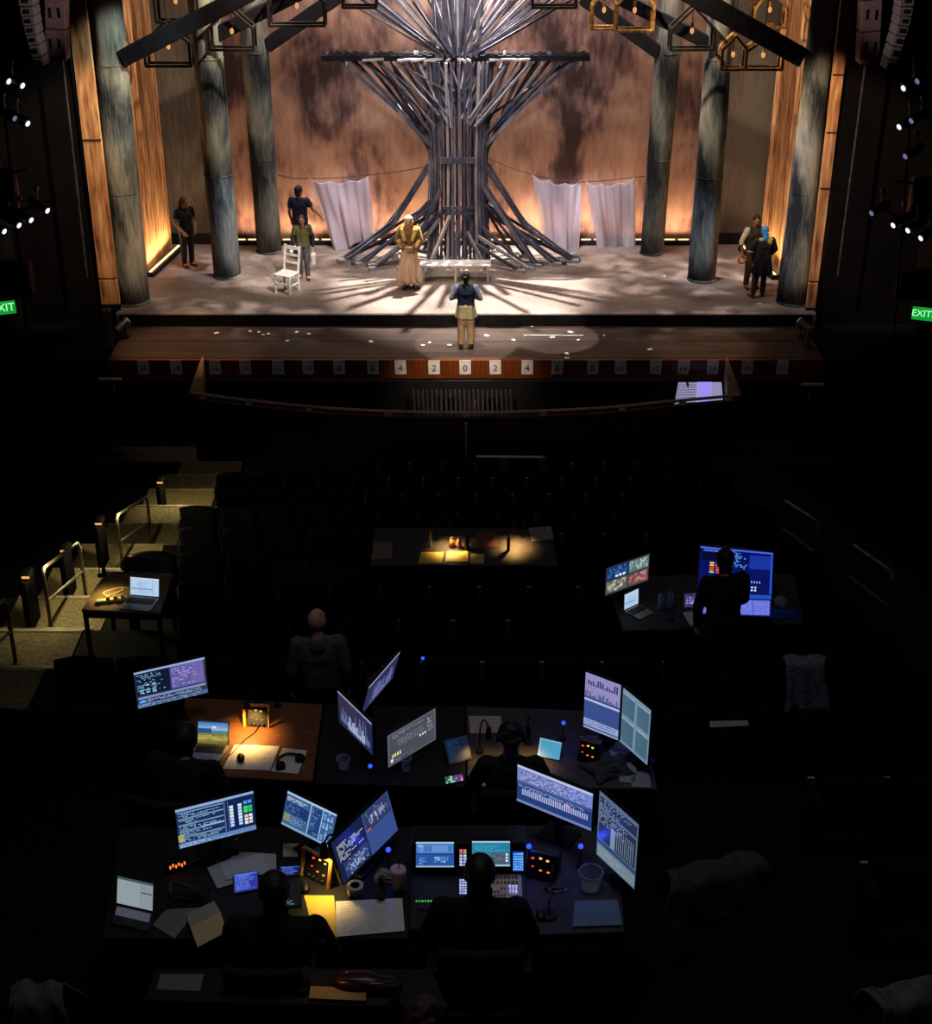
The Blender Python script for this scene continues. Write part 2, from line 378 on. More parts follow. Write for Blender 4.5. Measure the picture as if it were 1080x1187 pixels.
# ---------------------------------------------------------------- house-shaped hanging lanterns
GILT = M('gilded wire', C(196, 150, 84), C(120, 84, 44), 14, .4, .3); BLK = M('black iron wire', C(40, 32, 28), C(22, 18, 16), 10, .5, .2)
BULB = E('dim filament bulb', C(255, 180, 110), .8)
def lantern(label, x0, x1, yb, ye, ya, Y, gilt, dep=.42, bulb=True):
    a, b = AY(x0, yb, Y), AY(x1, yb, Y); zb = a.z; ze = AY((x0 + x1) / 2, ye, Y).z; za = AY((x0 + x1) / 2, ya, Y).z
    cx, w = (a.x + b.x) / 2, (b.x - a.x) / 2; mt = GILT if gilt else BLK; r = .035
    o = thing('house_lantern', label, 'lantern', (cx, Y, zb), group='house-shaped hanging lanterns')
    h1, h2 = ze - zb, za - zb
    pent = lambda y: [(-w, y, 0), (w, y, 0), (w, y, h1), (0, y, h2), (-w, y, h1)]
    for y in (0, dep):
        P = pent(y); m = MB()
        for i in range(5): m.bar(P[i], P[(i + 1) % 5], r * 1.6, r * 1.6, up=(0, 1, 0))
        m.build('gable_frame', mt, o, bevel=.006)
    for i, (p, q) in enumerate(zip(pent(0), pent(dep))):
        MB().bar(p, q, r * 1.3, r * 1.3).build('ridge_bar' if i == 3 else 'side_bar', mt, o)
    MB().tube([(0, dep / 2, h2), (0, dep / 2, h2 + 3.2)], .012, 5).build('hanging_wire', BLK, o)
    if bulb:
        MB().tube([(0, dep / 2, h2), (0, dep / 2, h2 * .62)], .014, 5).build('cord', BLK, o)
        m = MB().cyl((0, dep / 2, h2 * .62), (0, dep / 2, h2 * .5), .03, .035, 8); m.build('socket', mt, o)
        MB().ball((0, dep / 2, h2 * .42), (.045, .045, .07), 10, 8).build('bulb', BULB, o, smooth=True)
lantern('black house-shaped lantern hanging beside the front left column', 169, 221, 77, 50, 26, 33.4, 0)
lantern('black house-shaped lantern at the top left, cut by the front rafter', 181, 226, 26, -8, -30, 33.55, 0)
lantern('black house-shaped lantern in front of the second left column', 243, 294, 58, 33, 10, 33.8, 0)
lantern('black house-shaped lantern by the short rear left rafter', 312, 376, 30, 2, -22, 33.85, 0)
lantern('black house-shaped lantern left of the tree crown', 397, 436, 9, -20, -40, 34, 0)
lantern('black house-shaped lantern right of the tree crown', 617, 668, 9, -20, -40, 34, 0)
lantern('leftmost of the gilded house-shaped lanterns, at the top edge', 686, 714, 34, 8, -16, 34.6, 1)
lantern('wide gilded house-shaped lantern with a bright floor bar', 714, 757, 36, 6, -18, 33.8, 1)
lantern('black house-shaped lantern with glowing bulb, alone beneath the front right rafter', 777, 827, 58, 34, 9, 33.6, 0)
lantern('gilded house-shaped lantern lowest of all, near the front right column', 864, 906, 81, 60, 44, 33.4, 1)
lantern('gilded house-shaped lantern tucked left of the lowest one', 836, 864, 81, 58, 42, 33.45, 1)
lantern('gilded house-shaped lantern above the front right rafter', 874, 911, 32, 10, -14, 34.4, 1)
# ================================================================== the tree of timbers
SLAT = painted('weathered blue-grey slat', [C(44, 46, 58), C(66, 68, 82), C(86, 86, 98), C(122, 118, 122)], scale=2, seed=40, streak=(1, 1, 1), fine=4)
PALE = painted('pale lath', [C(120, 114, 116), C(150, 142, 142), C(176, 168, 164), C(200, 190, 184)], scale=2, seed=44, streak=(1, 1, 1), fine=4)
MIDSL = painted('grey slat', [C(66, 66, 78), C(92, 90, 102), C(116, 112, 120), C(146, 140, 142)], scale=2, seed=42, streak=(1, 1, 1), fine=4)
TX, TY = AY(531, 200, 36).x, 35.9
tree = thing('tree_sculpture', 'giant tree built of dark timber slats in the middle of the stage', 'sculpture', (TX, TY, 0), kind='thing')
r_ = random.Random(5)
PZ = AY(535, 67, TY).z
def tr_bar(name, a, b, w=.085, t=.05, mt=SLAT):
    a, b = Vector(a), Vector(b); up = Vector((r_.uniform(-.3, .3), -1, r_.uniform(-.2, .2)))
    return MB().bar(a, b, w, t, up=up).build(name, mt, tree)
# trunk
NT = 32
for i in range(NT):
    a = 2 * math.pi * (i + .3 * r_.random()) / NT; c, s = math.cos(a), math.sin(a)
    f = lambda z: (.98 - .13 * math.sin(math.pi * min(z / 3.4, 1)) + (.06 if z > 4 else 0))
    z0, z1, z2 = 0, 2.4, PZ - .03
    P = [Vector((.80 * f(z) * c, .5 * f(z) * s, z)) for z in (z0, z1, z2)]
    m = MB(); 
    m.bar(P[0], P[1] , .058, .045, up=(c, s, 0)); m.bar(P[1] - (P[2] - P[1]).normalized() * .01, P[2], .058, .045, up=(c, s, 0))
    m.build('trunk_slat', (SLAT, MIDSL, SLAT, MIDSL, PALE)[(i * 7) % 5] if s < .3 else SLAT, tree)  # paler materials on the front slats paint in highlights
for i in range(9):     # inner slats seen through the gaps
    xx = -.42 + .105 * i; tr_bar('trunk_slat', (xx, r_.uniform(-.1, .35), 0), (xx + r_.uniform(-.04, .04), .1, PZ - .03), .04, .04)
for py, w in ((184, .42), (187.5, .42), (241, .36), (247, .36)):
    z = AY(531, py, TY - .42).z
    MB().box((0, -.44, z), (2 * w, .06, .07)).build('cross_brace', SLAT, tree)
# roots: straight props from the trunk to the floor, some with a knee
def root(a, zs, reach=1.0, knee=None, mt=SLAT, w=.085):
    c, s = math.cos(R(a)), math.sin(R(a)); st = Vector((.74 * c, -.47 * s, zs)); en = Vector((2.92 * reach * c, -1.15 * reach * s, .04))
    m = MB()
    if knee:
        k = Vector((lerp(st.x, en.x, knee[0]), lerp(st.y, en.y, knee[0]), knee[1])); m.bar(st, k, w, .07); m.bar(k, en, w, .07); m.box(k, (w, w, w))
    else: m.bar(st, en, w, .07)
    o = m.build('root_beam', mt, tree)
    d = Vector((c * 2.9, -s * 1.15, 0)).normalized()
    MB().bar(en - d * .16, en + d * .16 , w * 1.25, .1).build('root_foot', mt if r_.random() < .5 else PALE, tree)
for a, zs, kn in ((2, 2.45, (.42, 1.0)), (178, 2.45, (.42, 1.0)), (-6, 2.2, (.5, .8)), (186, 2.3, (.5, .85)), (10, 2.3, (.4, 1.0)), (168, 2.35, (.42, .95)), (18, 1.7, (.45, .75)), (160, 1.6, (.45, .7)),
                  (-14, 1.4, None), (194, 1.4, None), (6, 1.2, None), (174, 1.15, None), (26, 1.5, None), (154, 1.45, None)):
    root(a, zs, 1.0 if abs(a - 90) > 75 else .92, kn)
for i, a in enumerate((30, 37, 44, 51, 60, 74, 92, 108, 120, 129, 136, 144, 151)):
    a += r_.uniform(-2, 2); root(a, r_.uniform(.5, 2.1), r_.uniform(.74, 1.0), None, (SLAT, MIDSL, SLAT, PALE)[i % 4], .065)
for i in range(8):
    a = 200 + i * 20; root(a, r_.uniform(.8, 1.6), .62)
# branches up to the crossbar platform, and the dense fan just under it
for i in range(34):
    t = -1 + 2 * i / 33; a = math.pi / 2 * (1 - t); c, s = math.cos(a), math.sin(a)
    xe = t * (2.72 if i % 2 else 2.2) + r_.uniform(-.08, .08)
    z0 = PZ - (1.9 - .5 * (1 - abs(t)) - (.5 if i % 3 == 0 else 0))
    sg = -1 if i % 4 else 1
    tr_bar('branch_slat', (.70 * c, sg * .46 * s, z0), (xe, sg * .22 * r_.random() + sg * .04, PZ - .04), .048, .04, (SLAT, SLAT, MIDSL)[i % 3])
for i in range(22):    # shorter inner struts, starting higher
    t = -1 + 2 * i / 21
    tr_bar('branch_slat', (.5 * t + r_.uniform(-.12, .12), -.48, PZ - r_.uniform(.6, 1.8)), (1.9 * t + r_.uniform(-.2, .2), -.22, PZ - .04), .036, .035, (SLAT, MIDSL, PALE)[i % 3])
for i in range(10):    # second tier of knees: outer diagonals meeting the trunk lower down
    s = -1 if i % 2 else 1; q = i // 2
    tr_bar('branch_slat', (s * (.70 - .02 * q), (-.3 + .12 * q), 3.0 - .12 * q), (s * (1.62 - .1 * q), (-.2 + .1 * q), 3.95), .08, .05)
    tr_bar('branch_slat', (s * (1.60 - .1 * q), (-.2 + .1 * q), 3.92), (s * (2.75 - .28 * q), (-.2 + .1 * q), PZ - .04), .08, .05)
# crossbar platform
pl = MB()
for y in (-.2, -.02, .16): pl.box((-.05, y, PZ + .03), (6.35, .09, .13))
pl.build('platform_rail', BEAM, tree, bevel=.006)
for i in range(30):
    xx = -3.1 + 6.1 * i / 29; MB().box((xx, -.01, PZ + .11), (.1 if i % 4 else .05, .46, .03), rz=r_.uniform(-.06, .06)).build('platform_slat', BEAM if i % 5 else SLAT, tree)
for xx, L, rz in ((-2.0, .5, 1.5), (-1.2, .5, 1.2), (-.92, .44, .95), (-.62, .42, 1.1), (-.5, .36, .9), (-.22, .3, .25), (.02, .3, -.2), (.1, .34, -.5), (.24, .3, -.35), (1.05, .62, 1.62), (1.5, .4, 1.5)):
    MB().bar((xx - math.sin(rz) * L / 2, -.32 - math.cos(rz) * L / 3, PZ + .0), (xx + math.sin(rz) * L / 2, -.3 + math.cos(rz) * L / 3, PZ + .02), .05, .05).build('lath', PALE, tree)
for i in range(14):
    xx = -3.1 + 6.0 * i / 13; MB().box((xx, -.22, PZ - .07), (.035, .035, .14)).build('hanging_peg', PALE if i % 2 else SLAT, tree)
# upper crown, fanning out of the picture
for i in range(48):
    t = -1 + 2 * i / 47; sy = (-1, 1, .2)[i % 3]
    xs = .42 * t; xe = 2.6 * t + r_.uniform(-.15, .15)
    ze = PZ + (1.35 if abs(t) > .35 else 1.7)
    tr_bar('crown_slat', (xs, sy * .22, PZ + .08), (xe * 1.06, sy * r_.uniform(.5, 1.1), ze + .35 * r_.random()), .05, .04, (PALE, SLAT, MIDSL, SLAT)[i % 4])
for i in range(16):
    t = -1 + 2 * i / 15
    tr_bar('crown_slat', (.5 * t, -.25 + .5 * (i % 2), PZ + .05), (.62 * t, -.25 + .5 * (i % 2), PZ + 1.9), .07, .045)

# ---------------------------------------------------------------- washing lines and hanging sheets
def cloth_mat():
    m = bpy.data.materials.new('thin white sheeting'); m.use_nodes = True; nt = m.node_tree; b = nt.nodes['Principled BSDF']; out = nt.nodes['Material Output']
    b.inputs['Base Color'].default_value = C(200, 190, 196); b.inputs['Roughness'].default_value = .34; b.inputs['Specular IOR Level'].default_value = .6
    t = nt.nodes.new('ShaderNodeBsdfTranslucent'); t.inputs['Color'].default_value = C(215, 190, 180)
    mx = nt.nodes.new('ShaderNodeMixShader'); mx.inputs[0].default_value = .35
    n = nt.nodes.new('ShaderNodeTexNoise'); n.inputs['Scale'].default_value = 5; bp = nt.nodes.new('ShaderNodeBump'); bp.inputs['Strength'].default_value = .3; bp.inputs['Distance'].default_value = .05
    L = nt.links.new; L(n.outputs['Fac'], bp.inputs['Height']); L(bp.outputs['Normal'], b.inputs['Normal'])
    L(b.outputs[0], mx.inputs[1]); L(t.outputs[0], mx.inputs[2]); L(mx.outputs[0], out.inputs['Surface']); return m
SHEET = cloth_mat()
def sheet(label, tl, tr, br, bl, Y, seed, folds):
    tl, tr, br, bl = AY(*tl, Y), AY(*tr, Y), AY(*br, Y), AY(*bl, Y); rr = random.Random(seed); rows = []; NX, NZ = 64, 44
    ph = [rr.uniform(0, 6.28) for _ in range(6)]
    for i in range(NZ + 1):
        v = i / NZ; row = []
        for j in range(NX + 1):
            u = j / NX; p = tl.lerp(tr, u).lerp(bl.lerp(br, u), v)
            sag = -.07 * abs(math.sin(u * math.pi * 3)) * (1 - v) - .12 * math.sin(math.pi * u) * (1 - v)
            y = .075 * math.sin(u * folds * 6.28 + ph[0] + 1.6 * v + .9 * math.sin(v * 2.6 + ph[1])) * (.3 + .7 * v) + .035 * math.sin(9 * (u - .6 * v) + ph[4]) + .022 * math.sin(u * folds * 2.3 * 6.28 + ph[2] + v * 2) + .16 * math.sin(3.1 * u + 2.4 * v + ph[3]) * v
            xx = .03 * math.sin(u * folds * 6.28 + ph[4]) * v
            zz = .05 * math.sin(u * 9 + ph[5]) * v * v
            row.append(p + Vector((xx, y, sag + zz)))
        rows.append(row)
    o = MB().grid(rows).build('hanging_sheet', SHEET, smooth=True, solid=.006)
    return tag(o, label, 'sheet', 'white sheets on the washing lines')
SY = 36.95
sheet('white sheet hanging alone on the left washing line', (358, 206), (427, 203), (434, 278), (388, 290), SY, 1, 2.7)
sheet('white sheet hanging on the right line, nearer the tree', (617, 202), (674, 209), (669, 291), (632, 288), SY, 2, 2.4)
sheet('white sheet hanging on the right line, nearer the column', (679, 210), (735, 205), (737, 293), (694, 294), SY, 3, 2.8)
def line(name, label, pts, r=.012):
    tag(MB().tube([AY(x, y, SY + .02) for x, y in pts], r, 5).build(name, BLK), label, 'rope')
line('clothesline', 'thin dark washing line from rear left column to tree', [(322, 203), (340, 207), (360, 207), (395, 206), (428, 203), (462, 199), (500, 192)])
line('clothesline', 'thin dark washing line from tree to rear right column', [(566, 184), (590, 194), (617, 203), (645, 208), (678, 211), (708, 209), (748, 204)])

# ---------------------------------------------------------------- furniture on stage
WHITEWOOD = M('white painted wood', C(226, 220, 214), C(200, 192, 186), 8, .6)
c = AZ(333, 338, 0)
ch = thing('wooden_chair', 'white ladder-back wooden chair standing alone on the left of the stage', 'chair', (c.x, c.y, 0), R(-28))
MB().box((0, 0, .45), (.46, .44, .035)).build('seat', WHITEWOOD, ch, bevel=.01)
for sx in (-1, 1):
    MB().bar((sx * .2, -.19, 0), (sx * .2, -.19, .44), .04, .04).build('leg', WHITEWOOD, ch)
    m = MB().bar((sx * .2, .2, 0), (sx * .2, .2, .46), .045, .04); m.bar((sx * .2, .2, .45), (sx * .205, .31, 1.06), .045, .035); m.build('back_leg', WHITEWOOD, ch)
    MB().bar((sx * .2, -.19, .2), (sx * .2, .2, .2), .025, .025).build('stretcher', WHITEWOOD, ch)
MB().bar((-.2, -.19, .24), (.2, -.19, .24), .025, .03).build('stretcher', WHITEWOOD, ch)
for z, y, h in ((.66, .237, .055), (.83, .268, .055), (1.0, .298, .085)): MB().box((0, y, z), (.42, .02, h)).build('back_slat', WHITEWOOD, ch)
c = AZ(528, 322, 0)
bn = thing('bench', 'long low whitewashed bench in front of the tree trunk', 'bench', (c.x, c.y - .22, 0))
for y in (-.14, .02, .18): MB().box((0, y, .43), (1.72, .14, .04)).build('seat_board', WHITEWOOD, bn, bevel=.006)
for sx in (-.78, 0, .78):
    for y in (-.15, .19): MB().bar((sx, y, 0), (sx, y, .41), .05, .05).build('leg', WHITEWOOD, bn)
    MB().bar((sx, -.15, .36), (sx, .19, .36), .04, .05).build('rail', WHITEWOOD, bn)
MB().bar((-.78, .02, .16), (.78, .02, .16), .03, .05).build('stretcher', WHITEWOOD, bn)

# ---------------------------------------------------------------- apron details: numbered cards, scraps, rod
INK = M('black ink', C(22, 22, 26), C(14, 14, 16), rough=.7)
XS = [(166, '20'), (204, '18'), (249, '16'), (284, '14'), (322, '12'), (357, '10'), (393, '8'), (432, '6'), (464, '4'), (503, '2'), (539, '0'), (574, '2'), (611, '4'), (646, '6'), (687, '8'), (719, '10'), (760, '12'), (792, '14'), (826, '16'), (866, '18'), (907, '20')]
for px, n in XS:
    p = AY(px, 426, 29.83); side = 'in the middle' if n == '0' else ('left of the middle' if px < 539 else 'right of the middle')
    o = thing('number_card', 'white card reading %s hung on the apron edge, %s' % (n, side), 'card', (p.x, 29.846, p.z), group='numbered cards along the apron edge')
    o.rotation_euler = (0, R(RNG.uniform(-2, 2)), 0)
    MB().box((0, 0, 0), (.25, .005, .33)).build('card', RNGP, o)
    text('number', n, .21 if len(n) == 1 else .17, INK, (0, -.004, -.03), (R(90), 0, 0), o)
SCR = M('white paper scrap', C(225, 222, 216), C(205, 202, 196))
k = 0
for px, py in ((150, 377), (222, 372), (246, 375), (251, 386), (290, 384), (300, 385), (305, 388), (311, 387), (333, 395), (344, 385), (358, 387), (393, 376), (409, 374), (430, 396), (490, 400), (498, 397), (515, 376), (521, 400), (564, 389), (581, 374), (595, 394), (616, 378), (621, 377), (639, 375), (640, 391), (657, 410), (661, 385), (670, 394), (657, 415), (687, 374), (697, 374), (753, 405), (700, 389), (880, 352), (770, 320)):
    raised = py < 364; p = AZ(px, py, 0 if raised else -.3); s = RNG.uniform(.5, 1.0)
    where = 'stage boards near the embracing couple' if raised else ('apron left of the person facing the stage' if px < 530 else 'apron right of the person facing the stage')
    o = MB().box((0, 0, 0), (.13 * s, .09 * s, .006)).build('paper_scrap', SCR)
    o.location = (p.x, p.y, p.z + .004); o.rotation_euler = (R(0), R(0), RNG.uniform(0, 3))
    tag(o, 'small white paper scrap lying on the ' + where, 'paper', 'white paper scraps scattered over the boards')
a, b = AZ(607, 389.5, -.3), AZ(676, 389.5, -.3); z = Vector((0, 0, .016))
tag(MB().cyl(a + z, b + z, .013, n=8).build('white_rod', M('white rod', C(230, 226, 218))), 'slim white rod lying on the apron', 'rod')
# floor lamps beside the proscenium feet
def ground_lamp(label, px, py, rz):
    p = AY(px, py, 31.2); o = thing('floor_spotlight', label, 'light', (p.x, p.y, -.3), rz)
    MB().cyl((0, 0, 0), (0, 0, .03), .14, n=16).build('base', BLACK, o)
    for s in (-1, 1): MB().bar((s * .13, 0, .03), (s * .13, 0, .3), .02, .03).build('yoke', BLACK, o)
    MB().cyl((0, .16, .2), (0, -.16, .34), .09, .12, n=16).build('housing', STEEL, o)
    MB().cyl((0, -.162, .342), (0, -.17, .345), .1, n=16).build('lens', E('cool lens', C(200, 210, 225), .5), o)
ground_lamp('small spotlight on the floor by the left proscenium foot', 142, 385, 2.4)
ground_lamp('small spotlight on the floor by the right proscenium foot', 932, 387, -2.4)
TAN = M('tan canvas', C(142, 112, 78), C(110, 86, 60), 4)
def drape(label, px0, px1, top, bot, Y):
    rows = []
    for i in range(11):
        v = i / 10; row = []
        for j in range(17):
            u = j / 16; p = AY(lerp(px0, px1, u) + 7 * v * (1 if px0 < 540 else -1), lerp(top, bot, v), Y)
            row.append(p + Vector((0, .05 * math.sin(u * 16) + .02 * math.sin(u * 31 + v), 0)))
        rows.append(row)
    tag(MB().grid(rows).build('canvas_drape', TAN, smooth=True, solid=.01), label, 'drape')
drape('narrow tan canvas drape at the left end of the apron', 117, 128, 358, 408, 30.6)
drape('narrow tan canvas drape at the right end of the apron', 935, 944, 378, 410, 30.6)

# ================================================================== orchestra pit and its rail
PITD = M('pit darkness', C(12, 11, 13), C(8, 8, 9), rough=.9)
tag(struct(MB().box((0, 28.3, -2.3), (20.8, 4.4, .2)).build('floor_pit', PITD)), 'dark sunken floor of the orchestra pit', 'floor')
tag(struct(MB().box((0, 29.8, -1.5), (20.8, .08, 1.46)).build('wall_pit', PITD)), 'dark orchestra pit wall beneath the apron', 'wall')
RP = [AZ(px, py, -.35) for px, py in ((222, 456), (300, 465.5), (400, 474.5), (540, 478.5), (680, 474), (780, 465), (858, 458))]
def spline(P, n):
    out = []
    for i in range(len(P) - 1):
        p0, p1, p2, p3 = P[max(i - 1, 0)], P[i], P[i + 1], P[min(i + 2, len(P) - 1)]
        for k in range(n):
            t = k / n; out.append(.5 * ((2 * p1) + (p2 - p0) * t + (2 * p0 - 5 * p1 + 4 * p2 - p3) * t * t + (3 * p1 - p0 - 3 * p2 + p3) * t ** 3))
    return out + [P[-1]]
RC = spline(RP, 8)
rail = thing('pit_rail', 'long curved brass rail along the front of the orchestra pit', 'rail', (0, 27, -.35), kind='thing')
BRASS = M('dull brass', C(206, 172, 146), C(170, 140, 118), 5, .4, .2)
MB().tube(RC, .035, 8).build('rail', BRASS, rail, world=True, smooth=True)
for k in (2, 7, 13, 19, 24, 29, 35, 41, 46):
    p = RC[k]; MB().box(p + Vector((0, 0, -.06)), (.14, .1, .07)).build('bracket', BRASS, rail, world=True, bevel=.01)
PW = M('maroon plaster', C(44, 22, 16), C(30, 16, 13), 1.5, .8)
m = MB(); rs = []
for p in RC: rs.append([p + Vector((0, -.07, -.1)), p + Vector((0, .07, -.1)), p + Vector((0, .07, -1.9)), p + Vector((0, -.07, -1.9))])
tag(struct(m.rings(rs).build('wall_pit_rail', PW)), 'dark maroon curved low wall under the pit rail', 'wall')
for s, nm, A in ((-1, 'left', ((236, 414), (235, 457), (219, 455))), (1, 'right', ((843, 414), (859, 457), (844, 459)))):
    a, b, c_ = AY(*A[0], 29.7), AZ(*A[1], -.4), AZ(*A[2], -.4)
    tag(struct(MB().prism([a, b, c_, a + (c_ - b) * .15], (0, 0, -.5)).build('trim_pit_' + nm, TAN)), 'tan capping board closing the %s end of the pit' % nm, 'trim')
# netting and hoop in the pit at the right, its light emitted by the panel
pm = AZ(811, 454, -1.2)
nt_ = thing('glowing_pit_net', 'pale lavender self-glowing netting panel with a hoop, in the right of the pit', 'screen', (pm.x, 29.1, -2.2))
q = [AY(786, 443, 29.5), AY(836, 443, 29.5), AY(838, 468, 28.7), AY(781, 470, 28.7)]
NET = MB().quad(q[0], q[1], q[2], q[3], col=C(176, 172, 214, .75))
nv = lambda u, v: q[0].lerp(q[1], u).lerp(q[3].lerp(q[2], u), v) + Vector((0, -.01, .01))
for i in range(24):
    u = i / 24
    if .42 < u < .78: continue
    NET.quad(nv(u, 0), nv(u + .008, 0), nv(u + .008, 1), nv(u, 1), col=C(60, 56, 80))
for i in range(9):
    v = i / 9; NET.quad(nv(0, v), nv(.42, v), nv(.42, v + .03), nv(0, v + .03), col=C(60, 56, 80))
NET.quad(nv(.45, 0), nv(.78, 0), nv(.72, .9), nv(.52, .9), col=C(150, 140, 240))
NET.quad(nv(.60, .7), nv(.76, .7), nv(.74, 1), nv(.6, 1), col=C(110, 110, 255))
NET.build('panel', SCREEN(), nt_, world=True)
V0 = Vector; hc = nv(.62, .0) + Vector((0, -.08, .03))
MB().tube([hc + V0((.40 * math.cos(a), -.30 * (-math.sin(a)), .34 * math.sin(a))) for a in [R(180 + 12 * i) for i in range(16)]], .025, 6).build('hoop', BLACK, nt_, world=True)
MB().box(pm + Vector((0, 0, -.6)), (1.4, .1, .7)).build('stand', BLACK, nt_, world=True)
# slatted music rack in the middle of the pit
c = AZ(540, 462, -1.0)
rk = thing('slatted_screen', 'row of dark upright slats in the middle of the pit', 'screen', (c.x, c.y, -2.2), kind='thing')
for i in range(22): MB().bar((-1.1 + .1 * i, 0, .3), (-1.14 + .1 * i, .12, 1.35), .035, .05).build('slat', M('pit slat', C(70, 62, 62), C(44, 40, 42), 6, .4), rk)
MB().box((-.05, 0, .28), (2.4, .12, .08)).build('bottom_rail', BLACK, rk)
for xx in (-.55, .2): MB().bar((xx, -.2, 0), (xx, -.1, 1.2), .03, .03).build('stand_leg', STEEL, rk)
for sx in (-1.1, 1.0): MB().box((sx, 0, .14), (.08, .2, .28)).build('foot', BLACK, rk)
# ================================================================== the auditorium
ZF = lambda y: 6.52 - .297 * y
PITCH = 1.48
EDGES = [14.4 + PITCH * j for j in range(-9, 9)]           # where each step drops towards the stage
def floor_z(y):
    for n in EDGES:
        if y <= n: return ZF(n - PITCH / 2)
    return ZF(27)
def AF(px, py, dz):
    """where a sight line meets the raked seating plane raised by dz"""
    d = ray(px, py); t = (6.52 + dz - CAM.z) / (d.z + .297 * d.y); return CAM + d * t
CARPET = M('dark carpet', C(11, 10, 15), C(6, 6, 9), 30, .95, spec=.1)
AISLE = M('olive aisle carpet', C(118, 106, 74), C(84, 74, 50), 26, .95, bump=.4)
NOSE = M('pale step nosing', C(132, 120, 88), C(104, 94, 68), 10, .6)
prof = []
for n in EDGES: z = floor_z(n - .1); prof += [(n - PITCH, z), (n, z)]
prof += [(n, ZF(27)), (27.2, ZF(27))]
m = MB().prism([(-10.3, y, z) for y, z in prof] + [(-10.3, 27.2, -2.6), (-10.3, prof[0][0], -2.6)], (20.6, 0, 0))
tag(struct(m.build('floor_auditorium', CARPET)), 'dark stepped auditorium floor falling towards the stage', 'floor')
for nm, x0, x1, mt in (('left', -5.62, -4.42, AISLE), ('right', 4.9, 6.1, M('shaded aisle carpet', C(26, 24, 18), C(18, 16, 12), 26, .95))):  # right carpet and nosing darkened to paint in their shade
    m = MB(); ns = MB()
    for n in EDGES:
        if n < 10 : continue
        z = floor_z(n - .1); zl = floor_z(n + .1); cx, w = (x0 + x1) / 2, x1 - x0
        m.box((cx, n - PITCH / 2, z + .005), (w, PITCH + .004, .02))
        m.box((cx, n + .2, (z + zl) / 2 - .11), (w, .4, .22)); m.box((cx, n + .004, (z + zl) / 2), (w, .012, z - zl))
        ns.box((cx, n - .03, z + .018), (w, .06, .012)); ns.box((cx, n + .375, (z + zl) / 2 + .004), (w, .05, .012))
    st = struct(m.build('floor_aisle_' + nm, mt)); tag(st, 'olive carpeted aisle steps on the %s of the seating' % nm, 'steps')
    ns.build('step_nosing', NOSE if nm == 'left' else M('shaded nosing', C(40, 37, 30)), st)

# ---------------------------------------------------------------- seats
FAB = M('dark seat velvet', C(12, 10, 14), C(7, 6, 9), 20, .95, spec=.1); SHELL = M('dark seat shell', C(11, 10, 12), C(7, 7, 8), 8, .7, spec=.15)
ARM_GLINT = M('pale armrest glint', C(190, 182, 170), C(160, 152, 142), 10, .4)  # pale cap paints the glint of an armrest end
def make_seat():
    o = thing('theatre_seat', '', 'seat')
    m = MB(); rows = []
    for i in range(7):
        t = i / 6; rows.append([Vector((lerp(-.25, .25, j / 8), -.02 - .16 * t + .03 * math.cos((j / 8 - .5) * 3.1), .38 + .52 * t + (.03 * math.cos((j / 8 - .5) * 3.1) if i == 6 else 0))) for j in range(9)])
    m.grid(rows).build('backrest', FAB, o, smooth=True, solid=.08)
    MB().box((0, .09, .56), (.48, .1, .42)).build('folded_seat', FAB, o, bevel=.03)
    MB().box((-.275, .02, .3), (.05, .34, .6)).build('side_panel', SHELL, o, bevel=.015)
    a = MB().box((-.275, .06, .62), (.06, .36, .04)).build('armrest', SHELL, o, bevel=.012)
    MB().box((-.275, .235, .618), (.05, .02, .05)).build('armrest_glint', ARM_GLINT, a)
    return o
ORD = 'first second third fourth fifth sixth seventh eighth ninth tenth eleventh twelfth thirteenth fourteenth fifteenth sixteenth'.split()
seat0 = make_seat(); used = [0]; row_no = 0
BUSY = {17.36: lambda x: -2.2 < x < 1.9, 14.4: lambda x: x > 1.3 or x < -2.9}
for n in reversed([e for e in EDGES if 11 < e < 25.5]):
    row_no += 1; k = 0; nn = round(n, 2); z = floor_z(n - .1)
    for i in range(15):
        xx = -3.95 + .585 * i + (.29 if row_no % 2 else 0)
        if xx > 4.5: continue
        if nn in BUSY and BUSY[nn](xx): continue
        k += 1; loc = (xx, n - PITCH + .42, z)
        lab = 'dark theatre seat, %s from left aisle, %s row up from the pit' % (ORD[k - 1], ORD[row_no - 1])
        if not used[0]:
            used[0] = 1; seat0.location = loc; seat0['label'] = lab; seat0['group'] = 'theatre seats in the dark rows'
        else: dup(seat0, loc, 0, lab, 'theatre seats in the dark rows')

for side, xs, word in ((1, [2.95 + .585 * i for i in range(5)], 'right'), (-1, [-3.1 - .585 * i for i in range(4)], 'left')):
    for ri, n in enumerate((9.96, 8.48, 7.0)):
        if side < 0 and ri < 2: continue
        for i, xx in enumerate(xs):
            dup(seat0, (xx, n - PITCH + .42, floor_z(n - .1)), 0, 'dark theatre seat %s of the nearest tables, %s out, %s row' % (word, ORD[i], ('rear', 'middle', 'nearest')[2 - ri] if side < 0 else ('farthest', 'middle', 'nearest')[ri]), 'theatre seats in the dark rows')
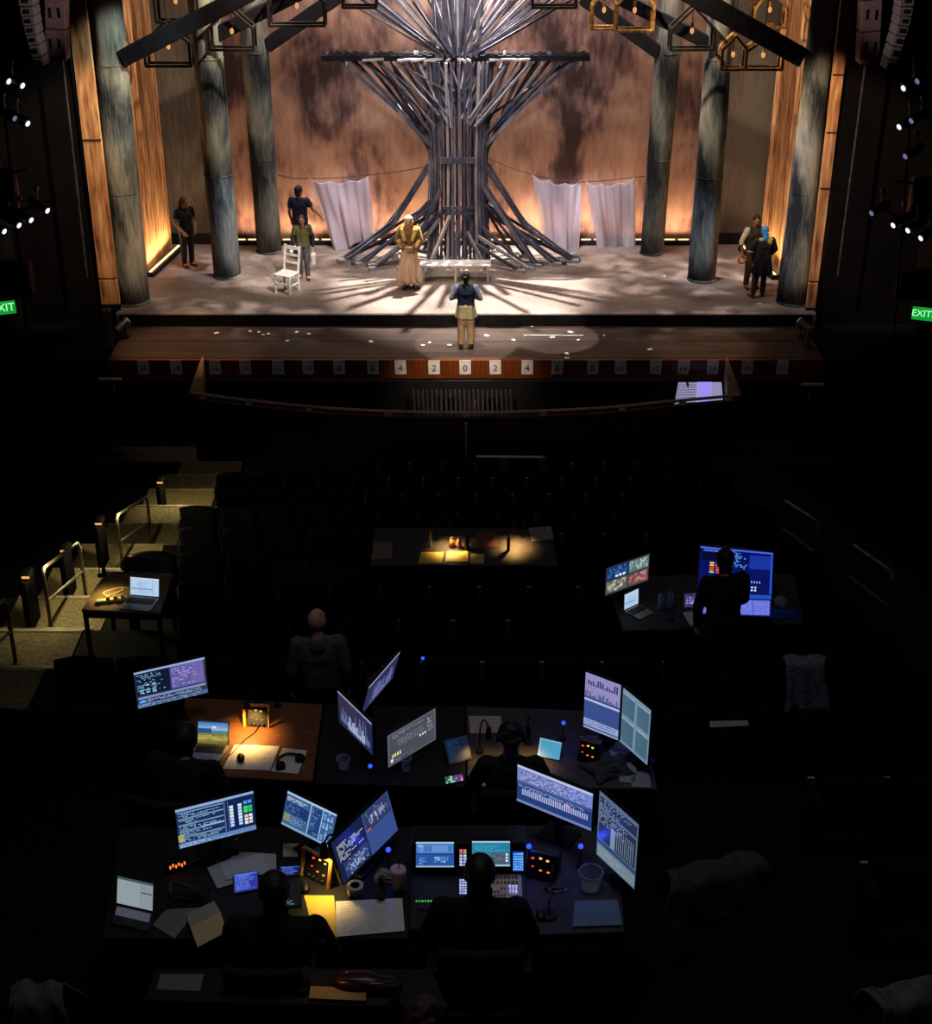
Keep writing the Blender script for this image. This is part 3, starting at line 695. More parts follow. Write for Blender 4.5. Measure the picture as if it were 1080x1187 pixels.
# ---------------------------------------------------------------- aisle rails and step lamps
def hoop_rail(label, p_lo, p_hi, near_top, far_top, mt, low=False):
    """p_lo, p_hi: feet of the near and far posts"""
    o = thing('handrail', label, 'handrail', p_lo, kind='thing')
    a, b = Vector(near_top), Vector(far_top); r = .024
    def corner(p, q, s): return [p.lerp(q, t) for t in s]
    P = [Vector(p_lo)] + [Vector(p_lo).lerp(a, t) for t in (.4, .8, .92)] + [a.lerp(b, .05)] + [a.lerp(b, t) for t in (.1, .5, .9)] + [a.lerp(b, .95)] + [Vector(p_hi).lerp(b, t) for t in (.92, .8, .4)] + [Vector(p_hi)]
    MB().tube(P, r, 8).build('rail', mt, o, world=True, smooth=True)
    la, lb = Vector(p_lo).lerp(a, .5), Vector(p_hi).lerp(b, .5)
    MB().tube([la, lb], r * .8, 8).build('lower_rail', mt, o, world=True)
    for p in (p_lo, p_hi): MB().cyl(Vector(p), Vector(p) + Vector((0, 0, .02)), .06, n=12).build('floor_plate', mt, o, world=True)
RAILM = M('bronzed rail', C(104, 96, 88), C(72, 66, 60), 6, .45, .4)
def rail_px(label, near, far, mt, h=.85):
    a, b = AF(near[0], near[1], h), AF(far[0], far[1], h)
    fa, fb = Vector((a.x, a.y, floor_z(a.y))), Vector((b.x, b.y, floor_z(b.y)))
    hoop_rail(label, fa, fb, a, b, mt)
rail_px('hoop handrail on the left aisle steps, farthest up from the laptop table', (135, 598), (170, 576), RAILM)
rail_px('hoop handrail on the left aisle steps beside the lone laptop table', (49, 660), (91, 628), RAILM)
rail_px('hoop handrail on the left aisle steps cut by the picture edge', (-40, 735), (6, 694), RAILM)
rail_px('dim double handrail on the right, nearer the stage', (950, 606), (909, 580), RAILM)
rail_px('dim double handrail on the right, nearer the balcony', (1036, 664), (988, 631), RAILM)
STEPGLOW = E('amber step lamp', C(255, 176, 96), 1.0)
STEPS = [(184, 549), (114, 605), (74, 634), (30, 665)]
for i, (px, py) in enumerate(STEPS):
    p = AF(px, py, .75); z = floor_z(p.y)
    o = thing('step_lamp', '%s amber step lamp up the left aisle, counted from the stage' % ORD[i], 'lamp', (p.x, p.y, z), group='amber step lamps along the left aisle')
    MB().box((0, 0, .36), (.07, .42, .72)).build('end_panel', M('black lamp panel', C(6, 6, 7), C(4, 4, 5), rough=.9, spec=.05), o, bevel=.02)  # plain black finish on panel and hood
    MB().box((.02, -.02, .76), (.12, .2, .05)).build('hood', M('black lamp panel', C(6, 6, 7)), o, bevel=.012)
    MB().box((.03, -.122, .748), (.09, .012, .028)).build('glowing_lens', STEPGLOW, o)
    spot('step lamp light', Vector((p.x + .34, p.y, z + 1.0)), (p.x + .7, p.y - .2, z - .1), 46, (1, .86, .42), 168, .5, .05)

# ---------------------------------------------------------------- handrail and odd bits in the front rows
a, b = AF(552, 529, .9), AF(629, 530, .9)
o = thing('front_row_rail', 'short pale horizontal rail in the front row near the middle', 'rail', (a.x, a.y, floor_z(a.y)), kind='thing')
MB().tube([a, b], .022, 8).build('rail', M('pale rail', C(190, 182, 170)), o, world=True)
for q in (a.lerp(b, .42), b): MB().box(q + Vector((0, 0, -.2)), (.14, .03, .4)).build('bracket', STEEL, o, world=True)
for q in (a, b): MB().tube([q, (q.x, q.y, floor_z(q.y))], .018, 6).build('post', STEEL, o, world=True)
MIC = M('mic stand metal', C(190, 186, 180), C(150, 146, 140), rough=.3, metal=.6)
c = AF(540, 500, 1.2)
o = thing('microphone_stand', 'slim upright microphone stand in front of the pit rail', 'stand', (c.x, c.y, floor_z(c.y)))
h = c.z - floor_z(c.y)
MB().cyl((0, 0, 0), (0, 0, .03), .13, n=16).build('base', BLACK, o); MB().tube([(0, 0, .02), (0, 0, h)], .012, 6).build('pole', MIC, o)
MB().cyl((0, 0, h), (0, 0, h + .16), .02, .028, 8).build('microphone', MIC, o)
for px, py, lab in ((210, 492, 'curved grey hand loop at the left end of the pit rail'), (863, 492, 'curved grey hand loop at the right end of the pit rail')):
    c = AF(px, py + 26, .1); s = -1 if px < 540 else 1
    tag(MB().tube([(c.x, c.y, floor_z(c.y)), (c.x, c.y, c.z + .3), (c.x - s * .02, c.y, c.z + .6), (c.x - s * .06, c.y + .05, c.z + .85)], .02, 6).build('hand_loop', STEEL), lab, 'handrail')
for px, py, lab in ((128, 440, 'brass picture light at the left stage corner'), (942, 446, 'brass picture light at the right stage corner')):
    p = AY(px, py, 29.5); o = thing('picture_light', lab, 'light', p)
    MB().cyl((-.25, 0, 0), (.25, 0, 0), .045, n=10).build('shade', BRASS, o); MB().tube([(0, 0, 0), (0, .2, -.1), (0, .3, -.6)], .015, 5).build('arm', BRASS, o)
    MB().box((0, .3, -.6), (.2, .06, .2)).build('mount', BRASS, o)

# ---------------------------------------------------------------- side boxes, exit signs, speakers, boom lights
PINK = M('dim rose plaster', C(120, 84, 76), C(84, 58, 54), 1.5, .9)
for nm, x0, x1, y0, y1, Y in (('left', -30, 24, 196, 248, 30.2), ('left_lower', -30, 40, 302, 342, 30.1), ('right', 1058, 1110, 206, 252, 30.2), ('right_lower', 1042, 1110, 312, 346, 30.1)):
    a, b = AY(x0, y0, Y), AY(x1, y1, Y)
    tag(struct(MB().box(((a.x + b.x) / 2, Y, (a.z + b.z) / 2), (b.x - a.x, .3, a.z - b.z)).build('wall_box_' + nm, PINK, bevel=.03)), 'dim rose plaster front of the %s side box' % nm.replace('_', ' '), 'wall')
GREEN = E('exit green glow', C(20, 150, 50), 1.0); GREENL = E('exit letter glow', C(150, 255, 170), 1.4)
for nm, px, py, s, body in (('left', 4, 357, -1, 'EXIT'), ('right', 1071, 364, 1, 'EXIT>')):
    p = AY(px, py, 28.2); o = thing('exit_sign', 'green lit exit sign on the %s side wall' % nm, 'sign', p, 0)
    o.rotation_euler = (R(-18), R(4 * s), R(-8 * s))
    MB().box((0, .05, 0), (.52, .09, .30)).build('housing', BLACK, o, bevel=.01)
    MB().box((0, .0, 0), (.48, .012, .26)).build('face', GREEN, o)
    text('letters', body, .22 if s < 0 else .19, GREENL, (0, -.01, 0), (R(90), 0, 0), o)
    MB().tube([(0, .08, .05), (s * 1.35, .1, .15)], .02, 6).build('bracket', BLACK, o)
SPKG = M('speaker grille grey', C(130, 120, 114), C(98, 90, 86), 40, .7)
SPK = M('speaker rose grey', C(140, 108, 104), C(112, 88, 86), 20, .7)
for s, nm in ((-1, 'left'), (1, 'right')):
    P = [(31, -20), (34, 6), (38, 28), (43, 50), (49, 76)] if s < 0 else [(1049, -20), (1047, 6), (1043, 28), (1036, 52), (1028, 80)]
    P = [AY(x_, y_, 30.3) for x_, y_ in P]; sp = spline(P, 4)
    o = thing('hanging_line_array', 'hanging curved line array speaker by the %s proscenium' % nm, 'speaker', sp[0], kind='thing')
    for i in range(0, len(sp) - 1, 2):
        a, b = sp[i], sp[min(i + 2, len(sp) - 1)]; wd = lerp(.30, .18, i / len(sp))
        cb = MB().bar(a, a.lerp(b, .93), wd, .5, up=(0, 1, 0)).build('cabinet', SPKG, o, world=True, bevel=.015)
        d = (b - a); c = a.lerp(b, .46)
        MB().bar(c - d * .22 + Vector((0, -.26, 0)), c + d * .22 + Vector((0, -.26, 0)), .1, .03, up=(0, 1, 0)).build('slot', BLACK, cb, world=True)
    a, b = ((65, -40), (67, 68)) if s < 0 else ((1010, -40), (1005, 72))
    p, q = AY(*a, 31.3), AY(*b, 31.3); d = q - p
    o = thing('wall_mounted_speaker', 'tall slotted speaker stack beside the %s proscenium wall' % nm, 'speaker', q, kind='thing')
    for t0, t1 in ((0, .33), (.34, .66), (.67, 1)):
        cb = MB().bar(p + d * t0, p + d * t1, .42, .4, up=(0, 1, 0)).build('cabinet', SPK, o, world=True, bevel=.02)
        c = p + d * (t0 + (t1 - t0) * .45)
        for dx in (-.09, .09): MB().box(c + Vector((dx, -.205, 0)), (.05, .02, .2)).build('slot', BLACK, cb, world=True)
LENS = E('cold white lens', C(235, 240, 255), 1.6); LENSD = E('dim violet lens', C(150, 150, 200), .5)
def boom_light(label, px, py, dim, Y=29.4, sz=1.0):
    p = AY(px, py, Y); s = 1 if p.x < 0 else -1
    d = Vector((s * .75, -.42, -.32)).normalized()
    o = thing('stage_light', label, 'light', p, group='side stage lights beside the proscenium')
    MB().cyl(-d * .42 * sz, d * .02, .08 * sz, .10 * sz, 14).build('housing', BLACK, o)
    MB().lathe((0, 0, 0), [(.115 * sz, -.01), (.12 * sz, .01), (.115 * sz, .05)], 16, rot=d.to_track_quat('Z', 'Y').to_matrix()).build('colour_frame', BLACK, o)
    MB().ball((d * .045), (.062 * sz, .062 * sz, .03 * sz), 12, 8, rot=d.to_track_quat('Z', 'Y').to_matrix()).build('lens', LENSD if dim else LENS, o, smooth=True)
    MB().bar(-d * .2 + Vector((0, 0, 0)), -d * .2 + Vector((0, 0, .32)), .02, .05).build('yoke', STEEL, o)
    MB().box(-d * .2 + Vector((0, 0, .34)), (.08, .1, .08)).build('clamp', STEEL, o)
for i, (px, py, dm) in enumerate(((8, 93, 0), (24, 98, 0), (30, 142, 0), (15, 136, 1), (53, 243, 0), (34, 254, 0), (20, 260, 0), (3, 267, 0))):
    boom_light('small stage light left of the stage, %s from %s' % (ORD[i if i < 4 else i - 4], 'the top' if i < 4 else 'the inner end of the lower bar'), px, py, dm)
for i, (px, py, dm) in enumerate(((1049, 101, 0), (1065, 93, 1), (1044, 146, 0), (1058, 139, 1), (1051, 180, 1), (1012, 246, 1), (1037, 260, 0), (1054, 266, 0), (1069, 275, 0))):
    boom_light('small stage light right of the stage, %s from %s' % (ORD[i if i < 5 else i - 5], 'the top' if i < 5 else 'the inner end of the lower bar'), px, py, dm)
for nm, L in (('left', (((-2, 60), (40, 470)), ((-5, 206), (30, 196)), ((-8, 255), (60, 232)))), ('right', (((1060, 60), (1030, 470)), ((1040, 210), (1086, 216)), ((1006, 236), (1086, 270))))):
    a, b = L[0]
    o = thing('lighting_boom', 'dark upright lighting boom with cross bars on the %s' % nm, 'rig', AY(*b, 29.6), kind='thing')
    for k, (p, q) in enumerate(L): MB().tube([AY(*p, 29.65), AY(*q, 29.65)], .03, 6).build('upright' if k == 0 else 'cross_bar', BLACK, o, world=True)
# ================================================================== people
SKIN = M('skin', C(196, 146, 118), C(176, 126, 100), 8, .55); SKINT = M('tanned skin', C(150, 104, 78), C(130, 88, 64), 8, .55); SKIND = M('deep skin', C(112, 76, 58), C(92, 62, 48), 8, .55)
HAIRD = M('dark hair', C(34, 25, 22), C(20, 15, 13), 40, .6); HAIRB = M('brown hair', C(74, 48, 32), C(52, 34, 24), 40, .6)
EYE = M('dark eye', C(30, 22, 20), rough=.2); LIP = M('lip', C(150, 80, 72))
V = Vector
def hand(w, d, n, th, curl=.5):
    w, d, n = V(w), V(d).normalized(), V(n); n = (n - d * n.dot(d)).normalized(); l = d.cross(n)
    P = []
    for o in (-.022, 0, .022): P.append((w + l * o * .6, .02, w + d * .085 + l * o * 1.25, .016))
    for k, (o, L) in enumerate(zip((-.033, -.011, .011, .033), (.062, .074, .07, .056) if th > 0 else (.056, .07, .074, .062))):
        b = w + d * .09 + l * o; c1 = curl * .6; c2 = curl * 1.3
        m_ = b + (d * math.cos(c1) + n * math.sin(c1)) * L * .55; e = m_ + (d * math.cos(c2) + n * math.sin(c2)) * L * .5
        P += [(b, .0095, m_, .009), (m_, .009, e, .0075)]
    b = w + d * .025 + l * .022 * th; m_ = b + (d * .6 + l * .75 * th + n * .25).normalized() * .045
    P += [(b, .012, m_, .011), (m_, .011, m_ + (d * .85 + l * .25 * th + n * .3 * curl).normalized() * .035, .009)]
    return P
def person(label, loc, yaw, H=1.75, arms=None, legs=None, seat=None, lean=0, head=(0, 0), skin=SKIN, hair=HAIRD, hairstyle='short', wear=(), voxel=.011, collar=1.0, shoulder=1.0, face=True, hands=True):
    k = H / 1.75
    root = thing('person', label, 'person', loc, yaw)
    hip_z = .95 if seat is None else seat / k + .10
    dz = hip_z - .95
    Ml = Matrix.Rotation(-lean, 3, 'X')
    U = lambda p: (Ml @ (V(p) - V((0, 0, .95))) + V((0, 0, .95 + dz)))
    S = lambda pcs: [((p[0],) + (tuple([V(p[1]) * k, tuple(x * k for x in p[2]) if hasattr(p[2], '__len__') else p[2] * k] + list(p[3:]))) if p[0] == 'ball' else (V(p[0]) * k, p[1] * k, V(p[2]) * k, p[3] * k) + tuple(p[4:])) for p in pcs]
    # head frame: head = (turn, nod)
    hc = U((0, .03, 1.615)); Rh = Matrix.Rotation(head[0], 3, 'Z') @ Matrix.Rotation(-head[1] - lean * .3, 3, 'X')
    Hd = lambda p: hc + Rh @ V(p)
    sw = shoulder
    A = arms or {}; L_ = legs or {}
    J = {}
    for s, nm in ((-1, 'L'), (1, 'R')):
        sh = U((s * .185 * sw, 0, 1.405))
        el, wr, fd, pn, cu = A.get(nm, ((s * .25, -.03, 1.12), (s * .26, .06, .88), (0, .1, -1), (-s, 0, 0), .5))
        el, wr = V(el), V(wr)
        if seat is not None or lean: el, wr = U(el), U(wr)
        J[nm] = (sh, el, wr, V(fd), V(pn), cu)
        hp = V((s * .09, 0, hip_z - .01))
        if nm in L_: kn, an, toe = [V(q) for q in L_[nm]]
        elif seat is not None: kn, an, toe = V((s * .13, .45, hip_z + .02)), V((s * .13, .45, hip_z - .40)), V((s * .14, .62, hip_z - .46))
        else: kn, an, toe = V((s * .10, .015, .50)), V((s * .105, -.02, .09)), V((s * .13, .13, .03))
        J[nm + 'leg'] = (hp, kn, an, toe)
    torso = lambda g: [(U((-.07, 0, .97)), .105 + g, U((.07, 0, .97)), .105 + g), (U((-.05, 0, 1.10)), .095 + g, U((.05, 0, 1.10)), .095 + g), (U((-.075 * sw, .005, 1.27)), .105 + g, U((.075 * sw, .005, 1.27)), .105 + g),
                       (U((-.13 * sw, 0, 1.39)), .062 + g, U((.13 * sw, 0, 1.39)), .062 + g), (U((-.06, 0, .97)), .1 + g, U((-.09 * sw, 0, 1.33)), .09 + g), (U((.06, 0, .97)), .1 + g, U((.09 * sw, 0, 1.33)), .09 + g),
                       (U((0, .01, 1.0)), .1 + g, U((0, .01, 1.33)), .1 + g)]
    body = torso(0) + [(U((0, -.005, 1.42)), .064, Hd((0, -.015, -.06)), .058)]
    body += [('ball', Hd((0, 0, .01)), (.082, .099, .116), Rh), (Hd((-.02, .045, -.07)), .04, Hd((.02, .045, -.07)), .04), (Hd((0, .088, .015)), .012, Hd((0, .107, -.018)), .017), (Hd((-.03, .082, .04)), .016, Hd((.03, .082, .04)), .016)]
    for s in (-1, 1): body += [(Hd((s * .078, -.005, .015)), .016, Hd((s * .08, -.012, -.025)), .012), (Hd((s * .035, .06, -.025)), .028, Hd((s * .02, .07, -.05)), .022)]
    for s, nm in ((-1, 'L'), (1, 'R')):
        sh, el, wr, fd, pn, cu = J[nm]; hp, kn, an, toe = J[nm + 'leg']
        body += [(sh, .055, el, .041), (el, .041, wr, .028)]
        if hands: body += hand(wr, fd, pn, -s if True else s, cu)
        else: body += [(wr, .028, wr + fd.normalized() * .1, .03)]
        body += [(hp, .088, kn, .058), (kn, .057, an.lerp(kn, .6), .052), (an.lerp(kn, .6), .052, an, .036), (an, .04, toe, .035)]
    blob('body', S(body), skin, root, voxel=voxel, it=2)
    if face:
        for s in (-1, 1): MB().ball(Hd((s * .031, .089, .018)) * k, .0105 * k, 8, 6).build('eye', EYE, root, smooth=True)
        MB().rings(capsule(Hd((-.018, .1, -.055)) * k, .007 * k, Hd((.018, .1, -.055)) * k, .007 * k)).build('mouth', LIP, root, smooth=True)
    if hairstyle != 'bald':
        hp_ = [('ball', Hd((0, -.018, .035)), (.093, .103, .106), Rh)]
        cut = [(Hd((-.05, .0, .12)), .03, Hd((.05, .0, .12)), .03)]
        if hairstyle == 'short': hp_ += [(Hd((0, -.07, -.02)), .06, Hd((0, -.06, .05)), .075), (Hd((-.03, -.05, -.08)), .045, Hd((.03, -.05, -.08)), .045)]
        if hairstyle == 'curly':
            rr = random.Random(len(label))
            for i in range(40):
                a, b = rr.uniform(0, 6.28), rr.uniform(-.15, 1.5); q = V((.085 * math.cos(a) * math.cos(b), -.025 + .095 * math.sin(a) * math.cos(b), .03 + .1 * math.sin(b)))
                if q.y > .05 and q.z < .09: continue
                hp_.append(('ball', Hd(q), (.026, .026, .026)))
        if hairstyle == 'long': hp_ += [(Hd((-.05, -.06, .02)), .06, U((-.07, -.09, 1.40)), .05), (Hd((.05, -.06, .02)), .06, U((.07, -.09, 1.40)), .05), (Hd((0, -.075, .02)), .06, U((0, -.10, 1.38)), .055)]
        if hairstyle == 'bun': hp_ += [('ball', Hd((0, -.10, .09)), (.05, .05, .05))]
        # keep the brow clear
        hp_ = [(q if q[0] != 'ball' or q[2][0] < .08 else ('ball', q[1], q[2], q[3])) for q in hp_]
        blob('hair', S(hp_), hair, root, voxel=.009, it=2)
    wd = {}
    for item in wear:
        nm, mat = item[0], item[1]; opt = item[2] if len(item) > 2 else {}
        if nm in ('shirt', 'jacket', 'vest', 'coat'):
            g = {'shirt': .014, 'vest': .022, 'jacket': .028, 'coat': .032}[nm]
            P = torso(g) + [(U((0, -.01, 1.40)), .085 * collar, U((0, -.01, 1.475)), .07 * collar, {'flat1': True})]
            hem = opt.get('hem', .90)
            P += [(U((-.07, 0, hem)), .112 + g, U((-.07, 0, 1.05)), .10 + g, {'flat0': True}), (U((.07, 0, hem)), .112 + g, U((.07, 0, 1.05)), .10 + g, {'flat0': True})] if seat is None else []
            sl = opt.get('sleeve', 'long')
            for s, n2 in ((-1, 'L'), (1, 'R')):
                sh, el, wr, *_ = J[n2]
                if sl != 'none':
                    t = .62 if sl == 'short' else 1.0
                    P += [(sh, .062 + g, sh.lerp(el, t), (.052 if sl == 'short' else .044) + g, {'flat1': sl == 'short'})]
                    if sl == 'long': P += [(el, .043 + g, el.lerp(wr, .94), .033 + g * .7, {'flat1': True})]
                    if sl == 'rolled': P += [(el, .044 + g, el.lerp(wr, .3), .046 + g, {'flat1': True})]
            blob(nm, S(P), mat, root, voxel=.013, it=3)
        elif nm == 'trousers':
            g = .014 * opt.get('w', 1)
            P = [(V((-.07, 0, hip_z + .02)), .107 + g, V((.07, 0, hip_z + .02)), .107 + g)]
            for n2 in ('L', 'R'):
                hp, kn, an, toe = J[n2 + 'leg']; P += [(hp, .092 + g, kn, .062 + g), (kn, .062 + g, an.lerp(kn, .04), .046 + g * 1.5, {'flat1': True})]
            blob('trousers', S(P), mat, root, voxel=.013, it=3)
        elif nm == 'shoes':
            for n2 in ('L', 'R'):
                hp, kn, an, toe = J[n2 + 'leg']; d = (toe - an); d.z = 0; d.normalize(); g0 = V((an.x, an.y, toe.z + .01))
                blob('shoe', S([(an + V((0, 0, .02)), .048, g0 - d * .03, .042), (g0 - d * .05, .036, g0 + d * .17, .035), (g0 - d * .05, .034, g0 + d * .1, .044)]), mat, root, voxel=.01, it=2)
        elif nm == 'skirt':
            z0, z1, r0, r1, fl = opt.get('z0', 1.06), opt.get('z1', .12), opt.get('r0', .13), opt.get('r1', .30), opt.get('folds', 9)
            rs = []
            for i in range(13):
                t = i / 12; r = lerp(r0, r1, t ** .8); rs.append([V((r * 1.1 * math.cos(a) * (1 + .11 * t * math.cos(fl * a)), r * .92 * math.sin(a) * (1 + .11 * t * math.cos(fl * a)), lerp(z0, z1, t))) * k for a in [2 * math.pi * j / 72 for j in range(72)]])
            MB().rings(rs, caps=False).build('skirt' if not opt.get('name') else opt['name'], mat, root, smooth=True, solid=.012)
        elif nm == 'wrap':     # shawl / hood / scarf drawn from given lumps
            blob(opt['name'], S([tuple([U(q[0]), q[1], U(q[2]), q[3]] + list(q[4:])) for q in opt['p']]), mat, root, voxel=opt.get('v', .012), it=3)
        elif nm == 'headwrap':
            blob(opt['name'], S([(('ball', Hd(q[1]), q[2], Rh) if q[0] == 'ball' else (Hd(q[0]), q[1], Hd(q[2]), q[3])) for q in opt['p']]), mat, root, voxel=.010, it=3)
        elif nm == 'headset':
            m = MB(); m.tube([Hd((.095 * math.sin(a), -.01, .03 + .115 * math.cos(a))) * k for a in [R(-95 + 19 * i) for i in range(11)]], .010 * k, 6)
            o = m.build('headset_band', mat, root, smooth=True)
            for s in (-1, 1): MB().cyl(Hd((s * .084, -.005, .005)) * k, Hd((s * .115, -.005, .005)) * k, .042 * k, .036 * k, 14).build('ear_cup', mat, root, bevel=.006)
    return root, J, Hd, k

NAVY = M('navy cloth', C(24, 30, 54), C(17, 21, 38), 14, .85); BLACKC = M('black cloth', C(24, 23, 26), C(15, 15, 17), 14, .9); BLACKJ = M('black jacket cloth', C(30, 29, 32), C(18, 18, 20), 18, .8)
CREAM = M('cream linen', C(198, 180, 146), C(170, 150, 118), 10, .85); TANC = M('tan trousers', C(170, 142, 110), C(140, 114, 86), 10, .85); BLUEG = M('slate blue shirt', C(112, 118, 142), C(88, 92, 114), 12, .85)
OLIVE = M('olive shirt', C(92, 86, 48), C(70, 64, 36), 12, .85); GREYT = M('grey trousers', C(86, 80, 84), C(64, 60, 64), 12, .85); DEN = M('dark denim', C(46, 46, 60), C(32, 33, 44), 16, .9)
DRESS = M('beige striped dress', C(216, 182, 154), C(172, 138, 116), 5, .85, stretch=(6, 6, .2)); SHAWL = M('mustard shawl', C(206, 176, 100), C(166, 132, 66), 16, .9); BODICE = M('brown bodice', C(124, 88, 60), C(94, 64, 44), 12, .8)
BLUES = M('bright blue headscarf', C(44, 130, 190), C(28, 92, 150), 10, .7); WHITEC = M('white shirt cloth', C(206, 196, 176), C(176, 166, 148), 12, .85); LEATH = M('dark brown leather', C(58, 38, 28), C(40, 26, 20), 12, .5)
GREYJ = M('grey knit', C(92, 86, 84), C(70, 66, 66), 20, .9)

# --- on the stage
p = AZ(475, 334, 0)
person('person in a long beige dress and yellow shawl, hands clasped, on the stage', (p.x, p.y, 0), R(176), 1.78,
       arms={'L': ((-.29, .03, 1.14), (-.05, .21, 1.03), (1, .25, -.1), (0, -1, 0), .6), 'R': ((.29, .03, 1.14), (.05, .22, 1.05), (-1, .25, -.1), (0, -1, 0), .6)}, hair=M('auburn hair', C(150, 92, 40), C(110, 66, 30), 40), hairstyle='long',
       wear=[('shirt', BODICE, {'hem': 1.0}), ('skirt', DRESS, {'r1': .255, 'r0': .135, 'z1': .17}), ('shoes', LEATH),
             ('wrap', SHAWL, {'name': 'shawl', 'p': [((-.2, -.02, 1.42), .075, (-.27, .02, 1.16), .07), ((.2, -.02, 1.42), .075, (.27, .02, 1.16), .07), ((-.2, -.05, 1.42), .07, (.2, -.05, 1.42), .07), ((-.16, .05, 1.42), .05, (-.09, .12, 1.2), .045), ((.16, .05, 1.42), .05, (.09, .12, 1.2), .045), ((-.27, .02, 1.16), .065, (-.16, .14, 1.06), .055), ((.27, .02, 1.16), .065, (.16, .14, 1.06), .055)]}),
             ('headwrap', CREAM, {'name': 'bonnet', 'p': [('ball', (0, -.015, .055), (.098, .112, .095)), ((-.08, .05, .085), .03, (.08, .05, .085), .03), ((-.085, -.02, -.01), .03, (-.06, -.03, -.09), .025), ((.085, -.02, -.01), .03, (.06, -.03, -.09), .025)]})])[0]
p = AZ(540, 403, -.3)
person('person in navy vest and tan trousers standing on the apron facing the stage', (p.x, p.y, -.3), R(-2), 1.74, shoulder=1.08,
       arms={'L': ((-.32, -.04, 1.17), (-.15, .2, 1.14), (.6, .6, .2), (.6, -.5, 0), .7), 'R': ((.32, -.04, 1.17), (.15, .2, 1.14), (-.6, .6, .2), (-.6, -.5, 0), .7)},
       hairstyle='curly', skin=SKINT, head=(0, -.12),
       wear=[('shirt', BLUEG, {'hem': .95}), ('vest', NAVY, {'hem': .99, 'sleeve': 'none'}), ('skirt', M('oatmeal linen', C(150, 136, 104), C(126, 114, 86), 10), {'name': 'tunic_tail', 'z0': 1.02, 'z1': .72, 'r0': .165, 'r1': .205, 'folds': 6}), ('trousers', TANC, {'w': 1.9}), ('shoes', LEATH)])
p = AZ(219, 309, 0)
person('person with long hair and black T-shirt waiting left of the blue-footed column', (p.x, p.y, 0), R(-140), 1.78, hair=HAIRB, hairstyle='long', skin=SKINT, head=(.5, .15),
       arms={'L': ((-.27, -.02, 1.13), (-.17, .18, .95), (.4, .6, -.5), (.5, 0, -.5), .7), 'R': ((.27, -.02, 1.13), (.17, .18, .93), (-.4, .6, -.5), (-.5, 0, -.5), .7)},
       wear=[('shirt', BLACKC, {'sleeve': 'short'}), ('trousers', DEN), ('shoes', LEATH)])
p = AZ(350, 299, 0)
person('tall person in navy T-shirt, back turned, reaching to the left hanging sheet', (p.x, p.y, 0), R(-8), 1.86, skin=SKINT, head=(-.5, .05),
       arms={'R': ((.33, .05, 1.17), (.48, .16, .98), (.6, .3, -.6), (-.6, 0, -.4), .5), 'L': ((-.25, -.02, 1.12), (-.24, .1, .9), (0, .2, -1), (1, 0, 0), .5)},
       wear=[('shirt', NAVY, {'sleeve': 'short'}), ('trousers', DEN), ('shoes', BLACKC)])
p = AZ(353, 323, 0)
pr, J, Hd, kk = person('shorter person in olive top and black jacket walking with bags behind the white chair', (p.x, p.y, 0), R(184), 1.58, hairstyle='bun', hair=HAIRB,
       arms={'L': ((-.27, .0, 1.13), (-.27, .1, .90), (0, .2, -1), (1, 0, 0), 1.0), 'R': ((.27, .02, 1.13), (.2, .2, .98), (-.2, .6, -.5), (-1, 0, 0), 1.0)},
       legs={'L': ((-.09, .06, .50), (-.1, .06, .09), (-.12, .22, .03)), 'R': ((.1, .0, .50), (.1, -.1, .09), (.13, .06, .03))},
       wear=[('shirt', OLIVE, {'sleeve': 'short'}), ('wrap', BLACKJ, {'name': 'open_jacket', 'p': [((-.18, -.02, 1.43), .07, (-.27, .0, 1.13), .06), ((.18, -.02, 1.43), .07, (.27, .02, 1.13), .06), ((-.27, .0, 1.13), .06, (-.27, .08, .95), .052), ((.27, .02, 1.13), .06, (.22, .16, 1.02), .052), ((-.15, -.06, 1.4), .08, (-.15, -.06, .95), .08), ((.15, -.06, 1.4), .08, (.15, -.06, .95), .08), ((-.14, -.05, 1.3), .09, (.14, -.05, 1.3), .09), ((-.14, -.05, 1.0), .09, (.14, -.05, 1.0), .09)]}), ('trousers', GREYT), ('shoes', BLACKC)])
fm = frame_of(pr)
def held(name, label, cat, pos): o = thing(name, label, cat, fm @ (V(pos) * kk)); return o
o = held('camera_bag', 'dark shoulder bag with pale clasp carried by the person in olive', 'bag', (.27, .05, .86))
m = MB().box((0, 0, 0), (.16, .3, .26)); m.build('body', BLACKJ, o, bevel=.03, seg=2); MB().tube([(.0, -.14, .12), (.02, -.08, .5), (.02, .08, .5), (0, .14, .12)], .012, 5).build('strap', BLACKJ, o)
MB().ball((-.02, -.17, -.02), (.05, .03, .05), 10, 8).build('clasp', M('pale clasp', C(220, 216, 210), rough=.3), o)
o = held('carrier_bag', 'small white carrier bag hanging from a hand near the left sheet', 'bag', (-.27, .12, .60))
MB().box((0, 0, 0), (.1, .2, .28)).build('body', RNGP, o, bevel=.02); MB().tube([(0, -.07, .13), (0, -.04, .24), (0, .04, .24), (0, .07, .13)], .008, 5).build('handle', RNGP, o)
p = AZ(880, 343, 0)
